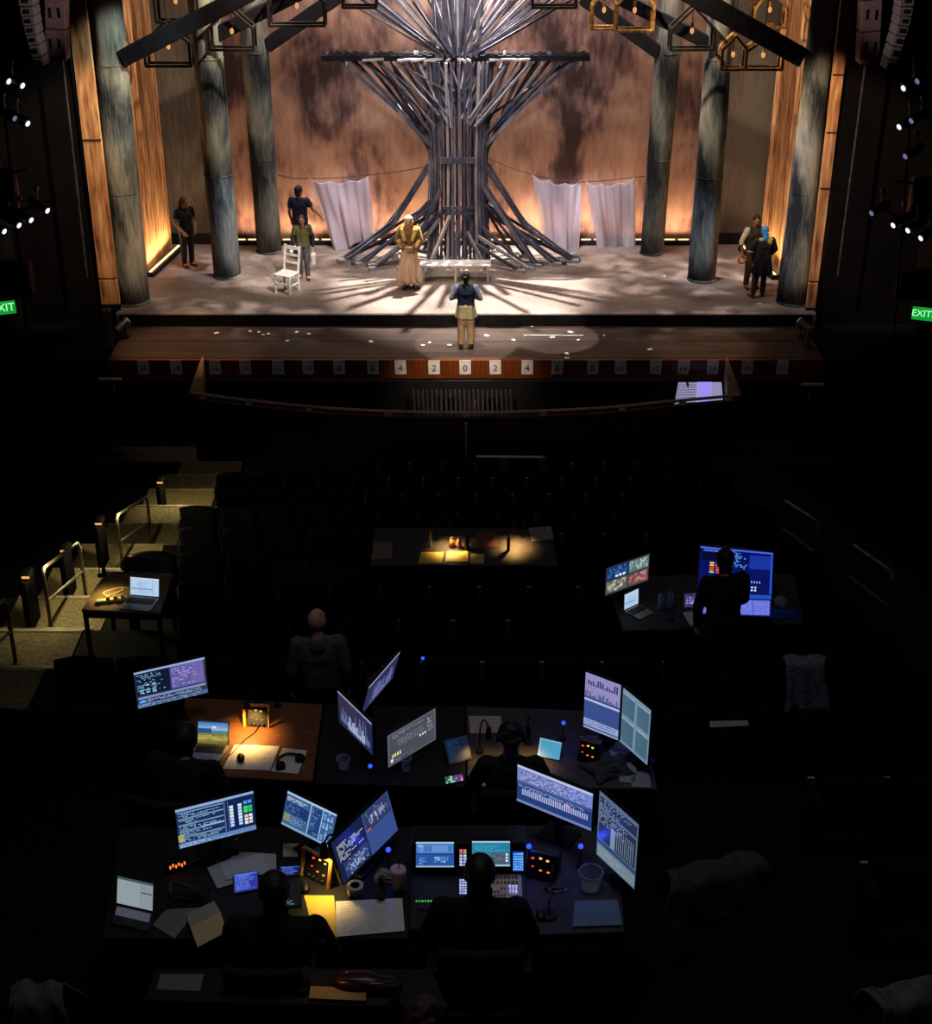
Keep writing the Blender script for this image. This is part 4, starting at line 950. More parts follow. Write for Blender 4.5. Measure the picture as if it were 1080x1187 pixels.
person('person in blue headscarf and black dress, back turned, right side of stage', (p.x, p.y, 0), R(8), 1.68, head=(-.2, .1), skin=SKINT, hairstyle='bald',
       arms={'R': ((.30, .04, 1.17), (.26, .18, 1.0), (-.3, .8, .2), (-1, 0, 0), .6), 'L': ((-.28, .06, 1.2), (-.2, .26, 1.22), (.2, .9, .1), (1, 0, 0), .6)},
       legs={'L': ((-.14, -.03, .50), (-.22, -.12, .09), (-.26, .02, .03)), 'R': ((.07, .02, .50), (.06, -.03, .09), (.08, .12, .03))},
       wear=[('jacket', BLACKJ), ('skirt', BLACKC, {'z0': 1.02, 'z1': .58, 'r0': .16, 'r1': .23, 'folds': 7}), ('trousers', M('brown leggings', C(62, 44, 38), C(44, 32, 28))), ('shoes', LEATH),
             ('headwrap', BLUES, {'name': 'headscarf', 'p': [('ball', (0, -.015, .03), (.094, .112, .115)), ((-.03, -.08, -.02), .05, (-.02, -.09, -.17), .05), ((.03, -.08, -.02), .05, (.03, -.09, -.17), .05)]}),
             ('wrap', M('yellow green collar', C(170, 160, 70), C(130, 124, 54)), {'name': 'collar', 'p': [((-.12, -.05, 1.44), .055, (.14, -.05, 1.44), .055), ((.05, -.06, 1.42), .06, (.12, -.08, 1.36), .05)]})])
p = AZ(869, 336, 0)
pr, J, Hd, kk = person('person in white shirt and dark waistcoat hugging the one in blue headscarf', (p.x + .02, p.y + .12, 0), R(196), 1.80, skin=SKINT, head=(-.35, .25), shoulder=1.05,
       arms={'R': ((.34, .04, 1.16), (.33, .1, .92), (0, .2, -1), (-1, 0, 0), 1.0), 'L': ((-.28, .12, 1.2), (-.14, .34, 1.2), (.6, .5, 0), (.3, -1, 0), .6)},
       wear=[('shirt', WHITEC, {'sleeve': 'rolled'}), ('vest', M('dark waistcoat', C(58, 46, 42), C(42, 33, 30)), {'sleeve': 'none', 'hem': 1.0}), ('trousers', M('brown trousers', C(92, 56, 42), C(70, 44, 34))), ('shoes', LEATH)])
fm = frame_of(pr); q = fm @ (V((.33, .12, .76)) * kk)
o = thing('tambourine', 'small glowing orange tambourine held low by the person in white', 'tambourine', q)
MB().torus((0, 0, 0), .085, .026, 24, 8, rot=Matrix.Rotation(R(80), 3, 'X')).build('hoop', M('orange varnish', C(220, 130, 66), C(190, 100, 50), rough=.4), o, smooth=True)
for i in range(6):
    a = i * 1.047; MB().cyl((.085 * math.cos(a), -.03, .085 * math.sin(a)), (.085 * math.cos(a), .03, .085 * math.sin(a)), .018, n=8).build('jingle', BRASS, o)
# ================================================================== production tables in the seating
T1, T2, T3, T4, T5 = 5.28, 4.48, 3.17, 2.37, 3.07
TABLEC = M('dark laminate', C(24, 22, 24), C(16, 15, 17), 9, .6, spec=.2); TABLEW = M('stained plywood', C(112, 66, 33), C(84, 49, 25), 5, .55, stretch=(1, 9, 1)); TABLE_LIT = M('screen-lit grey laminate', C(66, 60, 63), C(48, 44, 47), 9, .6, spec=.2)  # greyer copy paints in the screen glow on table tops
LEGM = M('dark table leg', C(30, 30, 32), C(20, 20, 22), rough=.4)
def table(label, poly, z, mat, th=.035):
    """poly: outline on the top plane; trestle legs reach down to whatever step is under them"""
    c = sum(poly, V()) / len(poly); o = thing('production_table', label, 'table', (c.x, c.y, z))
    MB().prism([p - V((0, 0, th)) for p in poly], (0, 0, th)).build('table_top', mat, o, world=True, bevel=.006)
    ins = [c + (p - c) * .93 for p in poly]
    for p in ins:
        fz = floor_z(p.y); MB().bar((p.x, p.y, fz), (p.x, p.y, z - th), .045, .045).build('leg', LEGM, o, world=True)
    n = len(poly)
    for i in range(n):
        a, b = ins[i], ins[(i + 1) % n]; MB().bar(a - V((0, 0, th + .04)), b - V((0, 0, th + .04)), .03, .07).build('apron_rail', LEGM, o, world=True)
    return o
def quadz(px, z): return [AZ(x, y, z) for x, y in px]
table('nearest long dark table on the left, with three wide monitors', quadz([(118, 1088), (478, 1088), (478, 958), (140, 958)], T1), T1, TABLEC)
table('nearest dark table on the right, holding the lighting console', quadz([(480, 1088), (724, 1080), (716, 955), (480, 958)], T1), T1, TABLE_LIT)
table('second table on the left, its wood lit orange by a lamp', quadz([(205, 897), (362, 905), (374, 816), (214, 808)], T2), T2, TABLEW)
table('second table in the middle, under three tilted monitors', quadz([(364, 908), (540, 912), (538, 818), (376, 816)], T2), T2, TABLEC)
table('second table on the right, beside two tall monitors', quadz([(542, 912), (762, 914), (744, 826), (540, 818)], T2), T2, TABLE_LIT)
table('table on the right with blue lit console and standing operator', quadz([(722, 731), (932, 722), (920, 664), (700, 668)], T3), T3, TABLE_LIT)
table('lone long table in the middle of the seats with two small lamps', quadz([(430, 655), (646, 655), (640, 612), (434, 612)], T4), T4, TABLE_LIT)
table('small table on the left by the aisle with a single laptop', quadz([(94, 707), (186, 710), (200, 664), (122, 662)], T5), T5, M('worn pale wood', C(120, 100, 66), C(92, 76, 50), 6))

# ---------------------------------------------------------------- screens
K = C(10, 12, 20)
class Face:
    """a flat face with its own u (right) v (down) frame, drawn as thin layered panels"""
    def __init__(s, tl, tr, br, bl):
        s.q = (tl, tr, br, bl); s.n = (tr - tl).cross(tl - bl).normalized(); s.m = MB(); s.l = 0
        if s.n.dot(CAM - tl) < 0: s.n = -s.n
    def at(s, u, v): a, b, c, d = s.q; return a.lerp(b, u).lerp(d.lerp(c, u), v)
    def r(s, u0, v0, u1, v1, col, lay=1):
        o = s.n * (.0007 * lay); s.m.quad(s.at(u0, v1) + o, s.at(u1, v1) + o, s.at(u1, v0) + o, s.at(u0, v0) + o, col=col)
    def lines(s, u0, v0, u1, v1, n, col, rr, fill=.5, h=.45, lay=3, lo=.25, hi=.95, dash=True):
        n = int(n * 1.5 + .5)
        for i in range(n):
            v = v0 + (v1 - v0) * (i + .25) / n; dv = (v1 - v0) / n * h; u = u0; end = u0 + (u1 - u0) * rr.uniform(lo, hi)
            if not dash: s.r(u0, v, end, v + dv, col, lay); continue
            while u < end:
                w_ = rr.uniform(.006, .034)
                if rr.random() < fill: s.r(u, v, min(u + w_, u1), v + dv, col, lay)
                u += w_ + rr.uniform(.004, .014)
    def cells(s, u0, v0, u1, v1, nx, ny, cols, rr, gap=.25, p=1, lay=3):
        for i in range(nx):
            for j in range(ny):
                if rr.random() > p: continue
                du, dv = (u1 - u0) / nx, (v1 - v0) / ny; s.r(u0 + du * (i + gap / 2), v0 + dv * (j + gap / 2), u0 + du * (i + 1 - gap / 2), v0 + dv * (j + 1 - gap / 2), rr.choice(cols), lay)
    def spikes(s, u0, v0, u1, v1, n, col, rr, lay=3, lo=.2):
        for i in range(n):
            a = u0 + (u1 - u0) * i / n; s.r(a, v1 - (v1 - v0) * rr.uniform(lo, 1), a + (u1 - u0) / n * .6, v1, col, lay)
BL = lambda k=1: C(80 * k, 120 * k, 190 * k)
PALEB = C(168, 196, 226); WHT = C(225, 232, 245); DKB = C(16, 26, 52); MIDB = C(44, 74, 130); LAVN = C(150, 140, 215); STEELB = C(96, 118, 160)
def c_cuelist(f, r):        # dark cue sheet with columns left, button blocks right
    f.r(0, 0, 1, 1, C(24, 44, 84), 0); f.r(0, 0, 1, .07, C(140, 170, 210), 1); f.r(.0, .88, 1, 1, C(96, 130, 180), 1)
    for i in range(5): f.r(.02, .10 + .155 * i, .60, .13 + .155 * i, C(120, 156, 200), 2); f.lines(.03, .14 + .155 * i, .6, .24 + .155 * i, 2, C(160, 196, 226), r, .75)
    f.r(.0, .66, .07, .84, C(170, 160, 80), 3); f.r(.3, .55, .6, .58, C(150, 180, 215), 3)
    for u in (.61, .655): f.r(u, .1, u + .008, .85, C(110, 140, 190), 2)
    f.r(.64, .06, .995, .86, C(12, 34, 80), 2)
    for u in (.67, .78): f.cells(u, .22, u + .06, .78, 1, 7, [WHT, C(190, 215, 255)], r, .2, lay=4)
    f.cells(.855, .18, .97, .28, 2, 1, [C(90, 140, 240)], r, .2, lay=4); f.cells(.855, .32, .97, .5, 2, 2, [C(60, 220, 110), C(40, 190, 90)], r, .12, lay=4); f.cells(.855, .54, .97, .8, 2, 3, [WHT, C(240, 200, 170)], r, .2, lay=4)
    f.lines(.02, .9, .98, .99, 2, C(190, 212, 240), r, .7)
def c_bluetable(f, r):      # mid-blue table view
    f.r(0, 0, 1, 1, C(58, 92, 140), 0); f.r(0, 0, 1, .06, PALEB, 1); f.lines(.03, .12, .46, .24, 2, WHT, r, .8); f.r(.02, .28, .48, .6, C(26, 52, 104), 1); f.lines(.04, .3, .46, .6, 6, C(90, 130, 180), r, .6)
    f.r(.02, .62, .14, .84, C(130, 140, 100), 2); f.lines(.15, .62, .48, .86, 5, C(150, 180, 210), r, .7)
    for u in (.5, .74, .86): f.r(u, .06, u + .02, .92, C(150, 184, 214), 2)
    f.r(.53, .1, .73, .9, C(30, 62, 118), 1); f.lines(.54, .12, .72, .9, 10, C(120, 160, 200), r, .6); f.cells(.77, .12, .97, .9, 3, 9, [C(120, 160, 210), C(60, 100, 160), C(150, 190, 225)], r, .3, .8); f.r(0, .93, 1, 1, C(130, 160, 196), 1)
def c_cameras(f, r):        # dark rows with a camera picture and a plain blue half
    f.r(0, 0, 1, 1, C(36, 46, 88), 0); f.r(.0, .0, .52, 1, C(22, 30, 66), 1); f.lines(.05, .16, .5, .56, 6, WHT, r, .75, h=.35); f.r(.08, .6, .5, .95, C(40, 56, 100), 2)
    for i in range(190): u, v = r.gauss(.29, .09), r.gauss(.78, .07); u = min(max(u, .09), .48); v = min(max(v, .61), .92); f.r(u, v, u + r.uniform(.005, .02), v + r.uniform(.01, .05), r.choice([C(70, 90, 140), C(120, 140, 185), C(180, 196, 226), C(60, 80, 130), C(140, 160, 205)]), 3 + i % 5)
    f.r(.52, .02, 1, 1, C(56, 78, 138), 1); f.r(.54, .04, .98, .46, C(46, 56, 96), 2)
    for i in range(130): u, v = r.gauss(.75, .09), r.gauss(.21, .07); u = min(max(u, .55), .95); v = min(max(v, .05), .38); f.r(u, v, u + r.uniform(.004, .014), v + r.uniform(.02, .09), r.choice([C(100, 110, 155), C(140, 150, 190), C(176, 184, 212), C(70, 80, 124), C(60, 70, 112)]), 3 + i % 5)
    f.r(.53, .4, .6, .44, C(180, 100, 90), 9)
def c_tracks(f, r):         # pale lavender multitrack strip over dark blue
    f.r(0, 0, 1, 1, C(38, 60, 116), 0); f.r(0, 0, 1, .42, C(120, 132, 196), 1); f.r(0, 0, 1, .06, C(190, 196, 226), 2); f.lines(.05, .08, .97, .40, 5, C(30, 36, 84), r, .6, h=.5, lo=.8); f.lines(.05, .1, .97, .38, 4, C(190, 198, 235), r, .5, h=.4, lo=.8)
    f.r(0, .44, 1, .50, C(60, 84, 140), 2); f.lines(.02, .5, .98, .56, 1, PALEB, r, .8, lo=.9); f.spikes(.07, .56, .96, .76, 30, C(170, 176, 222), r, lo=.7); f.r(.64, .56, .72, .62, C(220, 150, 190), 4); f.r(0, .93, 1, 1, C(110, 130, 180), 2)
def c_levels(f, r):         # lavender top, spikes, plain blue below
    f.r(0, 0, 1, 1, C(54, 76, 136), 0); f.r(0, 0, 1, .42, C(142, 138, 190), 1); f.spikes(.08, .06, .95, .2, 13, C(40, 38, 80), r, 2, .1); f.lines(.04, .2, .96, .34, 3, C(100, 98, 160), r, .4); f.spikes(.02, .3, .98, .44, 26, C(36, 48, 96), r, 3, .1); f.r(0, .45, 1, .49, C(176, 186, 222), 2); f.r(0, .82, 1, 1, C(150, 164, 208), 1); f.lines(.03, .83, .97, .92, 1, C(60, 76, 130), r, .8, lo=.95); f.r(0, .94, 1, .97, C(70, 86, 140), 2)
def c_quarters(f, r):       # grey-green window of four panes
    f.r(0, 0, 1, 1, C(112, 140, 156), 0)
    for u0, u1 in ((.04, .46), (.54, .96)):
        for v0, v1 in ((.06, .46), (.52, .95)): f.r(u0, v0, u1, v1, C(66, 96, 116), 1); f.lines(u0, v0, u1, v1, 9, C(88, 120, 140), r, .6); f.r(u0, v0, u1, v0 + .03, C(140, 168, 182), 2)
def c_sheet(f, r):          # tall dim spreadsheet
    f.r(0, 0, 1, 1, C(86, 104, 130), 0); f.r(.03, .06, .97, .22, C(34, 46, 70), 1); f.lines(.04, .06, .95, .22, 4, C(140, 158, 182), r, .6); f.r(.03, .26, .97, .7, C(34, 44, 66), 1); f.lines(.04, .26, .96, .45, 5, C(150, 168, 190), r, .6, lo=.5); f.r(.34, .4, .46, .7, C(120, 138, 162), 2)
    for i in range(9): u = .5 + .05 * i; f.r(u, .34, u + .012, .68, C(130, 146, 170), 2)
    f.r(0, .72, 1, .78, C(42, 66, 110), 1); f.r(.02, .8, .98, .98, C(110, 130, 140), 1); f.lines(.05, .82, .95, .97, 6, C(150, 170, 176), r, .6)
def c_dark_lav(f, r):       # two-pane dark cue view with lavender text block
    f.r(0, 0, 1, 1, C(30, 44, 78), 0); f.r(0, 0, 1, .05, C(150, 176, 216), 1); f.r(.02, .07, .48, .66, C(14, 24, 50), 1); f.lines(.03, .08, .47, .64, 8, C(130, 170, 200), r, .6); f.cells(.04, .36, .3, .62, 3, 4, [C(140, 190, 215), C(60, 110, 150)], r, .4, .8)
    f.r(.5, .05, .97, .66, C(104, 96, 166), 1); f.lines(.52, .07, .95, .64, 8, C(50, 44, 110), r, .5); f.lines(.52, .1, .95, .62, 5, C(176, 168, 226), r, .5)
    f.r(.02, .7, .98, .76, C(120, 146, 190), 1); f.lines(.03, .78, .97, .86, 2, C(190, 206, 236), r, .8, lo=.9); f.r(0, .88, 1, .99, C(70, 96, 140), 1); f.r(.03, .8, .12, .86, C(80, 170, 255), 4); f.lines(.02, .9, .98, .99, 2, C(160, 184, 216), r, .6, lo=.8)
def c_greypatch(f, r):      # grey page with bright gold blocks
    f.r(0, 0, 1, 1, C(92, 94, 104), 0); f.r(.03, .05, .97, .95, C(72, 74, 84), 1); f.lines(.1, .08, .8, .2, 2, C(160, 164, 176), r, .7); f.lines(.2, .28, .85, .52, 5, C(132, 136, 150), r, .7, lo=.6); f.cells(.07, .62, .27, .82, 4, 1, [C(240, 220, 150)], r, .45, lay=4); f.cells(.64, .5, .8, .62, 3, 1, [C(230, 226, 200)], r, .45, lay=4); f.r(.05, .8, .1, .9, WHT, 4); f.lines(.82, .1, .95, .6, 8, C(170, 174, 186), r, .7); f.lines(.2, .68, .85, .7, 1, C(120, 124, 140), r); f.lines(.1, .86, .7, .92, 1, C(160, 164, 180), r)
def c_side(f, r): f.r(0, 0, 1, 1, C(44, 48, 84), 0); f.r(0, 0, 1, .06, C(170, 172, 200), 1); f.lines(.2, .3, .9, .9, 10, C(130, 132, 190), r, .6); f.spikes(.3, .3, .9, .9, 14, C(110, 112, 170), r)
def c_glass(f, r): f.r(0, 0, 1, 1, C(34, 40, 72), 0); f.r(0, 0, 1, .05, C(150, 160, 196), 1); f.spikes(.08, .2, .94, .85, 26, C(110, 122, 170), r, 2); f.spikes(.3, .4, .8, .9, 12, C(180, 190, 220), r, 3)
def c_multiview(f, r):      # four camera pictures
    f.r(0, 0, 1, 1, C(40, 50, 60), 0)
    for u0, u1, v0, v1, cs in ((.02, .5, .05, .47, [C(30, 80, 150), C(60, 120, 190), C(20, 50, 100)]), (.53, .98, .05, .47, [C(120, 150, 150), C(170, 190, 180), C(90, 110, 110)]), (.02, .5, .52, .95, [C(150, 150, 135), C(190, 190, 170), C(90, 90, 85)]), (.53, .98, .52, .95, [C(200, 90, 90), C(170, 150, 150), C(110, 70, 70)])):
        f.r(u0, v0, u1, v1, cs[2], 1)
        for i in range(34): u, v = r.uniform(u0, u1 - .05), r.uniform(v0, v1 - .12); f.r(u, v, u + r.uniform(.015, .05), v + r.uniform(.04, .12), r.choice(cs[:2]), 2 + i % 4)
    f.cells(.2, .33, .45, .45, 3, 1, [WHT], r, .3, lay=8)
def c_lightboard(f, r):     # deep blue wide display
    f.r(0, 0, 1, 1, C(8, 18, 92), 0); f.r(0, 0, 1, .04, C(70, 100, 230), 1); f.lines(.05, .05, .9, .1, 1, C(120, 170, 255), r, .8); f.r(.3, .1, .52, .3, C(20, 50, 150), 1); f.r(.68, .1, .98, .42, C(24, 52, 160), 1); f.r(.03, .12, .28, .3, C(6, 10, 50), 1)
    f.lines(.4, .1, .66, .45, 6, C(110, 190, 255), r, .5, lay=4); f.cells(.13, .32, .3, .58, 2, 5, [C(240, 60, 60), C(250, 90, 90), C(120, 230, 90), C(240, 200, 80)], r, .3, .9, 4); f.cells(.6, .68, .85, .78, 7, 1, [C(120, 160, 255)], r, .5, lay=4); f.cells(.62, .82, .8, .96, 4, 2, [WHT], r, .45, .9, 4); f.lines(.05, .7, .3, .95, 4, C(80, 130, 255), r, .4); f.r(.97, .05, 1, 1, C(40, 80, 200), 2)
def c_textdoc(f, r): f.r(0, 0, 1, 1, C(178, 204, 232), 0); f.r(0, 0, 1, .06, C(210, 222, 240), 1); f.lines(.25, .25, .7, .55, 4, C(100, 130, 170), r, .8); f.r(.02, .6, .8, .66, C(100, 130, 176), 2); f.lines(.3, .7, .9, .9, 3, C(120, 150, 190), r, .7); f.r(.78, .1, .8, .9, C(140, 170, 204), 2)
def c_whitedoc(f, r): f.r(0, 0, 1, 1, C(134, 146, 152), 0); f.r(0, 0, 1, .09, C(60, 82, 88), 1); f.r(.02, .1, .64, .98, C(142, 154, 160), 1); f.r(.655, .1, .66, .98, C(96, 108, 116), 2); f.r(.68, .4, .97, .44, C(40, 54, 64), 2); f.lines(.25, .2, .5, .25, 1, C(96, 108, 116), r, .8); f.lines(.68, .15, .95, .36, 4, C(104, 116, 124), r, .6)
def c_landscape(f, r):      # hills under a blue sky
    for i in range(6): f.r(0, i * .08, 1, (i + 1) * .08, C(70 + 22 * i, 120 + 16 * i, 186 + 6 * i), 0)
    f.r(0, .3, .45, .52, C(36, 80, 140), 1); f.r(.45, .38, 1, .52, C(84, 124, 156), 1)
    for i in range(5): f.r(0, .52 + i * .1, 1, .63 + i * .1, [C(120, 120, 60), C(156, 150, 70), C(186, 166, 86), C(150, 132, 64), C(120, 108, 50)][i], 2)
    for i in range(14): u = r.uniform(0, .9); v = r.uniform(.5, .92); f.r(u, v, u + r.uniform(.05, .2), v + .03, r.choice([C(90, 100, 50), C(200, 180, 110), C(60, 84, 60)]), 3)
    f.cells(.46, .16, .62, .3, 2, 1, [WHT], r, .3, lay=4)
def c_cyan(f, r): f.r(0, 0, 1, 1, C(60, 150, 190), 0); f.r(0, 0, 1, .08, C(130, 170, 190), 1); f.r(.0, 0, .06, 1, C(150, 180, 190), 1)
def c_bluetext(f, r): f.r(0, 0, 1, 1, C(14, 30, 150), 0); f.lines(.06, .08, .94, .94, 6, C(110, 150, 255), r, .8, lo=.6); f.r(0, 0, 1, .1, C(60, 90, 220), 1)
def c_touch1(f, r): f.r(0, 0, 1, 1, C(44, 96, 180), 0); f.r(0, 0, 1, .06, C(170, 200, 230), 1); f.r(.02, .08, .98, .44, C(84, 130, 196), 1); f.lines(.03, .1, .4, .2, 1, WHT, r, .8); f.cells(.1, .1, .95, .42, 8, 1, [C(70, 112, 180), C(100, 146, 206)], r, .2, lay=2); f.r(0, .46, 1, .5, C(30, 60, 130), 2); f.r(.06, .6, .3, .92, C(30, 74, 160), 2); f.lines(.08, .62, .3, .9, 4, C(170, 210, 240), r, .8); f.cells(.48, .58, .86, .82, 5, 3, [C(170, 210, 245), C(90, 140, 210)], r, .25, .85); f.r(0, .95, 1, 1, C(170, 190, 200), 2)
def c_touch2(f, r): f.r(0, 0, 1, 1, C(46, 140, 176), 0); f.r(0, 0, 1, .06, C(170, 200, 220), 1); f.lines(.03, .1, .97, .42, 4, C(90, 180, 205), r, .6); f.r(.5, .46, .96, .9, C(70, 86, 104), 2); f.lines(.55, .5, .95, .88, 4, C(130, 150, 170), r, .5); f.cells(.86, .46, .97, .84, 1, 3, [WHT], r, .4, lay=4); f.r(0, .93, 1, 1, C(160, 190, 200), 2)
def c_dimtab(f, r): f.r(0, 0, 1, 1, C(18, 30, 54), 0); f.lines(.1, .1, .9, .9, 9, C(44, 72, 116), r, .6)
def c_phone(f, r): f.r(0, 0, 1, 1, C(40, 50, 50), 0); f.cells(0, 0, .55, 1, 4, 3, [C(120, 200, 170), C(60, 90, 90), C(170, 220, 200)], r, .15); f.cells(.55, 0, 1, 1, 3, 3, [C(190, 110, 200), C(230, 160, 230), C(110, 60, 130)], r, .15)

def mono_face(bl, br, tl, tr, zb):
    b0, b1 = AZ(*bl, zb), AZ(*br, zb)
    t0, t1 = AY(*tl, b0.y), AY(*tr, b1.y); h = ((t0.z - zb) + (t1.z - zb)) / 2
    return b0, b1, h, ((t0.x - b0.x) + (t1.x - b1.x)) / 2
def monitor(label, tl, tr, br, bl, z, zb, content, seed, stand=True, group=None):
    b0, b1, h, sx = mono_face(bl, br, tl, tr, z + zb); sx = sx if abs(sx) > .04 else 0; u = (b1 - b0).normalized(); n = u.cross(V((0, 0, 1))).normalized()     # n faces the viewer's side
    if n.dot(CAM - b0) < 0: n = -n
    c = (b0 + b1) / 2; w_ = (b1 - b0).length; top = V((sx, 0, h))
    o = thing('monitor', label, 'monitor', (c.x, c.y, z), group=group)
    up = top.normalized(); n = u.cross(up).normalized(); n = n if n.dot(CAM - b0) > 0 else -n; h = top.length; bz = .009
    MB().box(c + up * h / 2 - n * .016, (w_ + 2 * bz, .026, h + 2 * bz), rot=Matrix((u, -n, up)).transposed()).build('casing', PLASTIC, o, world=True, bevel=.004)
    MB().box(c + up * h / 2 - n * .045, (w_ * .5, .04, h * .5), rot=Matrix((u, -n, up)).transposed()).build('back_cover', PLASTIC, o, world=True, bevel=.01)
    f = Face(b0 + up * h, b1 + up * h, b1, b0); content(f, random.Random(seed)); f.m.build('screen', SCREEN(), o, world=True)
    q = c - n * .075
    MB().bar(V((q.x, q.y, z + .012)), V((q.x, q.y, z + zb + h * .55)), .05, .03, up=n).build('stand', PLASTIC, o, world=True)
    MB().box((q.x, q.y, z + .008), (min(.24, w_ * .5), .18, .016), rot=Matrix((u, -n, up)).transposed()).build('stand_base', PLASTIC, o, world=True, bevel=.004)
    MB().box(c + up * h * .55 - n * .062, (.07, .03, .07), rot=Matrix((u, -n, up)).transposed()).build('mount_plate', PLASTIC, o, world=True)
    return o
monitor('bright blue cue list monitor at the left end of the nearest tables', (203, 938), (292, 918), (297, 961), (208, 984), T1, .16, c_cuelist, 1)
monitor('mid-blue table monitor second from the left on the nearest tables', (328, 914), (396, 947), (382, 983), (326, 955), T1, .16, c_bluetable, 2)
monitor('tilted monitor with camera pictures, front edge almost touching the script', (382, 976), (450, 918), (461, 962), (398, 1025), T1, .10, c_cameras, 3)
monitor('wide monitor with lavender track strips above the lighting console', (599, 886), (688, 920), (685, 963), (599, 928), T1, .22, c_tracks, 4)
monitor('tall grey spreadsheet monitor at the right end of the nearest tables', (697, 922), (742, 950), (735, 1031), (691, 990), T1, .12, c_sheet, 5)
monitor('monitor with lavender text block at the left of the second tables', (153, 780), (237, 762), (241, 803), (160, 822), T2, .22, c_dark_lav, 6)
monitor('dim dark blue monitor facing right, left of the grey page monitor', (390, 799), (433, 840), (432, 876), (393, 837), T2, .16, c_glass, 7)
monitor('monitor seen almost edge-on, highest of the second tables', (428, 797), (463, 755), (455, 786), (419, 828), T2, .42, c_side, 8)
monitor('grey page monitor with small gold blocks, middle of the second tables', (445, 853), (499, 821), (505, 857), (450, 890), T2, .08, c_greypatch, 9)
monitor('tall lavender and blue levels monitor on the second tables', (676, 777), (716, 796), (716, 858), (676, 842), T2, .14, c_levels, 10)
monitor('tall grey-green monitor of four panes on the second tables', (718, 797), (749, 823), (750, 887), (718, 859), T2, .10, c_quarters, 11)
monitor('multi-picture monitor at the left of the blue lit console table', (698, 657), (750, 643), (751, 673), (701, 691), T3, .16, c_multiview, 12)

KEYC = M('dark laptop keys', C(34, 34, 38), C(24, 24, 27), 60, .5); ALU = M('laptop aluminium', C(160, 158, 156), C(140, 138, 136), 20, .4, .5); DARKLAP = M('dark laptop shell', C(42, 42, 46), C(30, 30, 33), 20, .45)
def laptop(label, tl, tr, br, bl, fr, fl, z, content, seed, shell, keyglow=None, tilt=.10):
    h0, h1 = AZ(*bl, z + .02), AZ(*br, z + .02); f1, f0 = AZ(*fr, z + .015), AZ(*fl, z + .015)
    t0, t1 = AY(*tl, h0.y + tilt), AY(*tr, h1.y + tilt)
    hh = ((t0 - h0).z + (t1 - h1).z) / 2; u = (h1 - h0); bk = V((0, tilt, 0)); t0, t1 = h0 + bk + V((0, 0, hh)), h1 + bk + V((0, 0, hh))
    c = (h0 + h1) / 2; o = thing('laptop', label, 'laptop', (c.x, c.y, z))
    fdir = ((f0 - h0) + (f1 - h1)) / 2; g0, g1 = h0 + fdir, h1 + fdir
    dz = V((0, 0, -.018))
    MB().prism([h0, h1, g1, g0], dz).build('base', shell, o, world=True, bevel=.003)
    kb = MB(); P = lambda a, b: h0.lerp(h1, a).lerp(g0.lerp(g1, a), b) + V((0, 0, .001))
    for i in range(13):
        for j in range(5):
            a, b = .06 + .068 * i, .12 + .09 * j; kb.prism([P(a, b), P(a + .055, b), P(a + .055, b + .07), P(a, b + .07)], (0, 0, .003))
    kb.build('keyboard', KEYC if not keyglow else keyglow, o, world=True)
    MB().prism([P(.34, .62), P(.66, .62), P(.66, .95), P(.34, .95)], (0, 0, .001)).build('trackpad', shell, o, world=True)
    n = (t0 - h0).cross(u).normalized(); n = n if n.dot(CAM - h0) > 0 else -n
    L = .03; E_ = lambda a, b: h0.lerp(h1, a).lerp(t0.lerp(t1, a), b)
    MB().prism([E_(-.01, 0) , E_(1.01, 0), E_(1.01, 1.03), E_(-.01, 1.03)], -n * .008).build('lid', shell, o, world=True, bevel=.002)
    f = Face(E_(.03, .97), E_(.97, .97), E_(.97, .05), E_(.03, .05)); f.q = tuple(q + n * .001 for q in f.q); content(f, random.Random(seed)); f.m.build('screen', SCREEN(), o, world=True)
    return o
laptop('laptop with a plain white page, left end of the nearest table', (137, 1015), (185, 1023), (178, 1058), (134, 1048), (173, 1079), (128, 1071), T1, c_whitedoc, 21, DARKLAP, E('dim key backlight', C(120, 124, 140), .35))
laptop('silver laptop showing a hill landscape, under amber lamp light', (231, 836), (268, 837), (265, 864), (228, 862), (255, 882), (218, 880), T2, c_landscape, 22, ALU)
laptop('lone laptop with a pale blue document on the aisle table', (153, 668), (188, 671), (185, 693), (150, 690), (174, 708), (138, 706), T5, c_textdoc, 23, ALU)
laptop('small pale laptop below the multi-picture monitor', (724, 690), (739, 681), (740, 700), (723, 708), (759, 709), (741, 719), T3, c_textdoc, 24, ALU, tilt=.06)

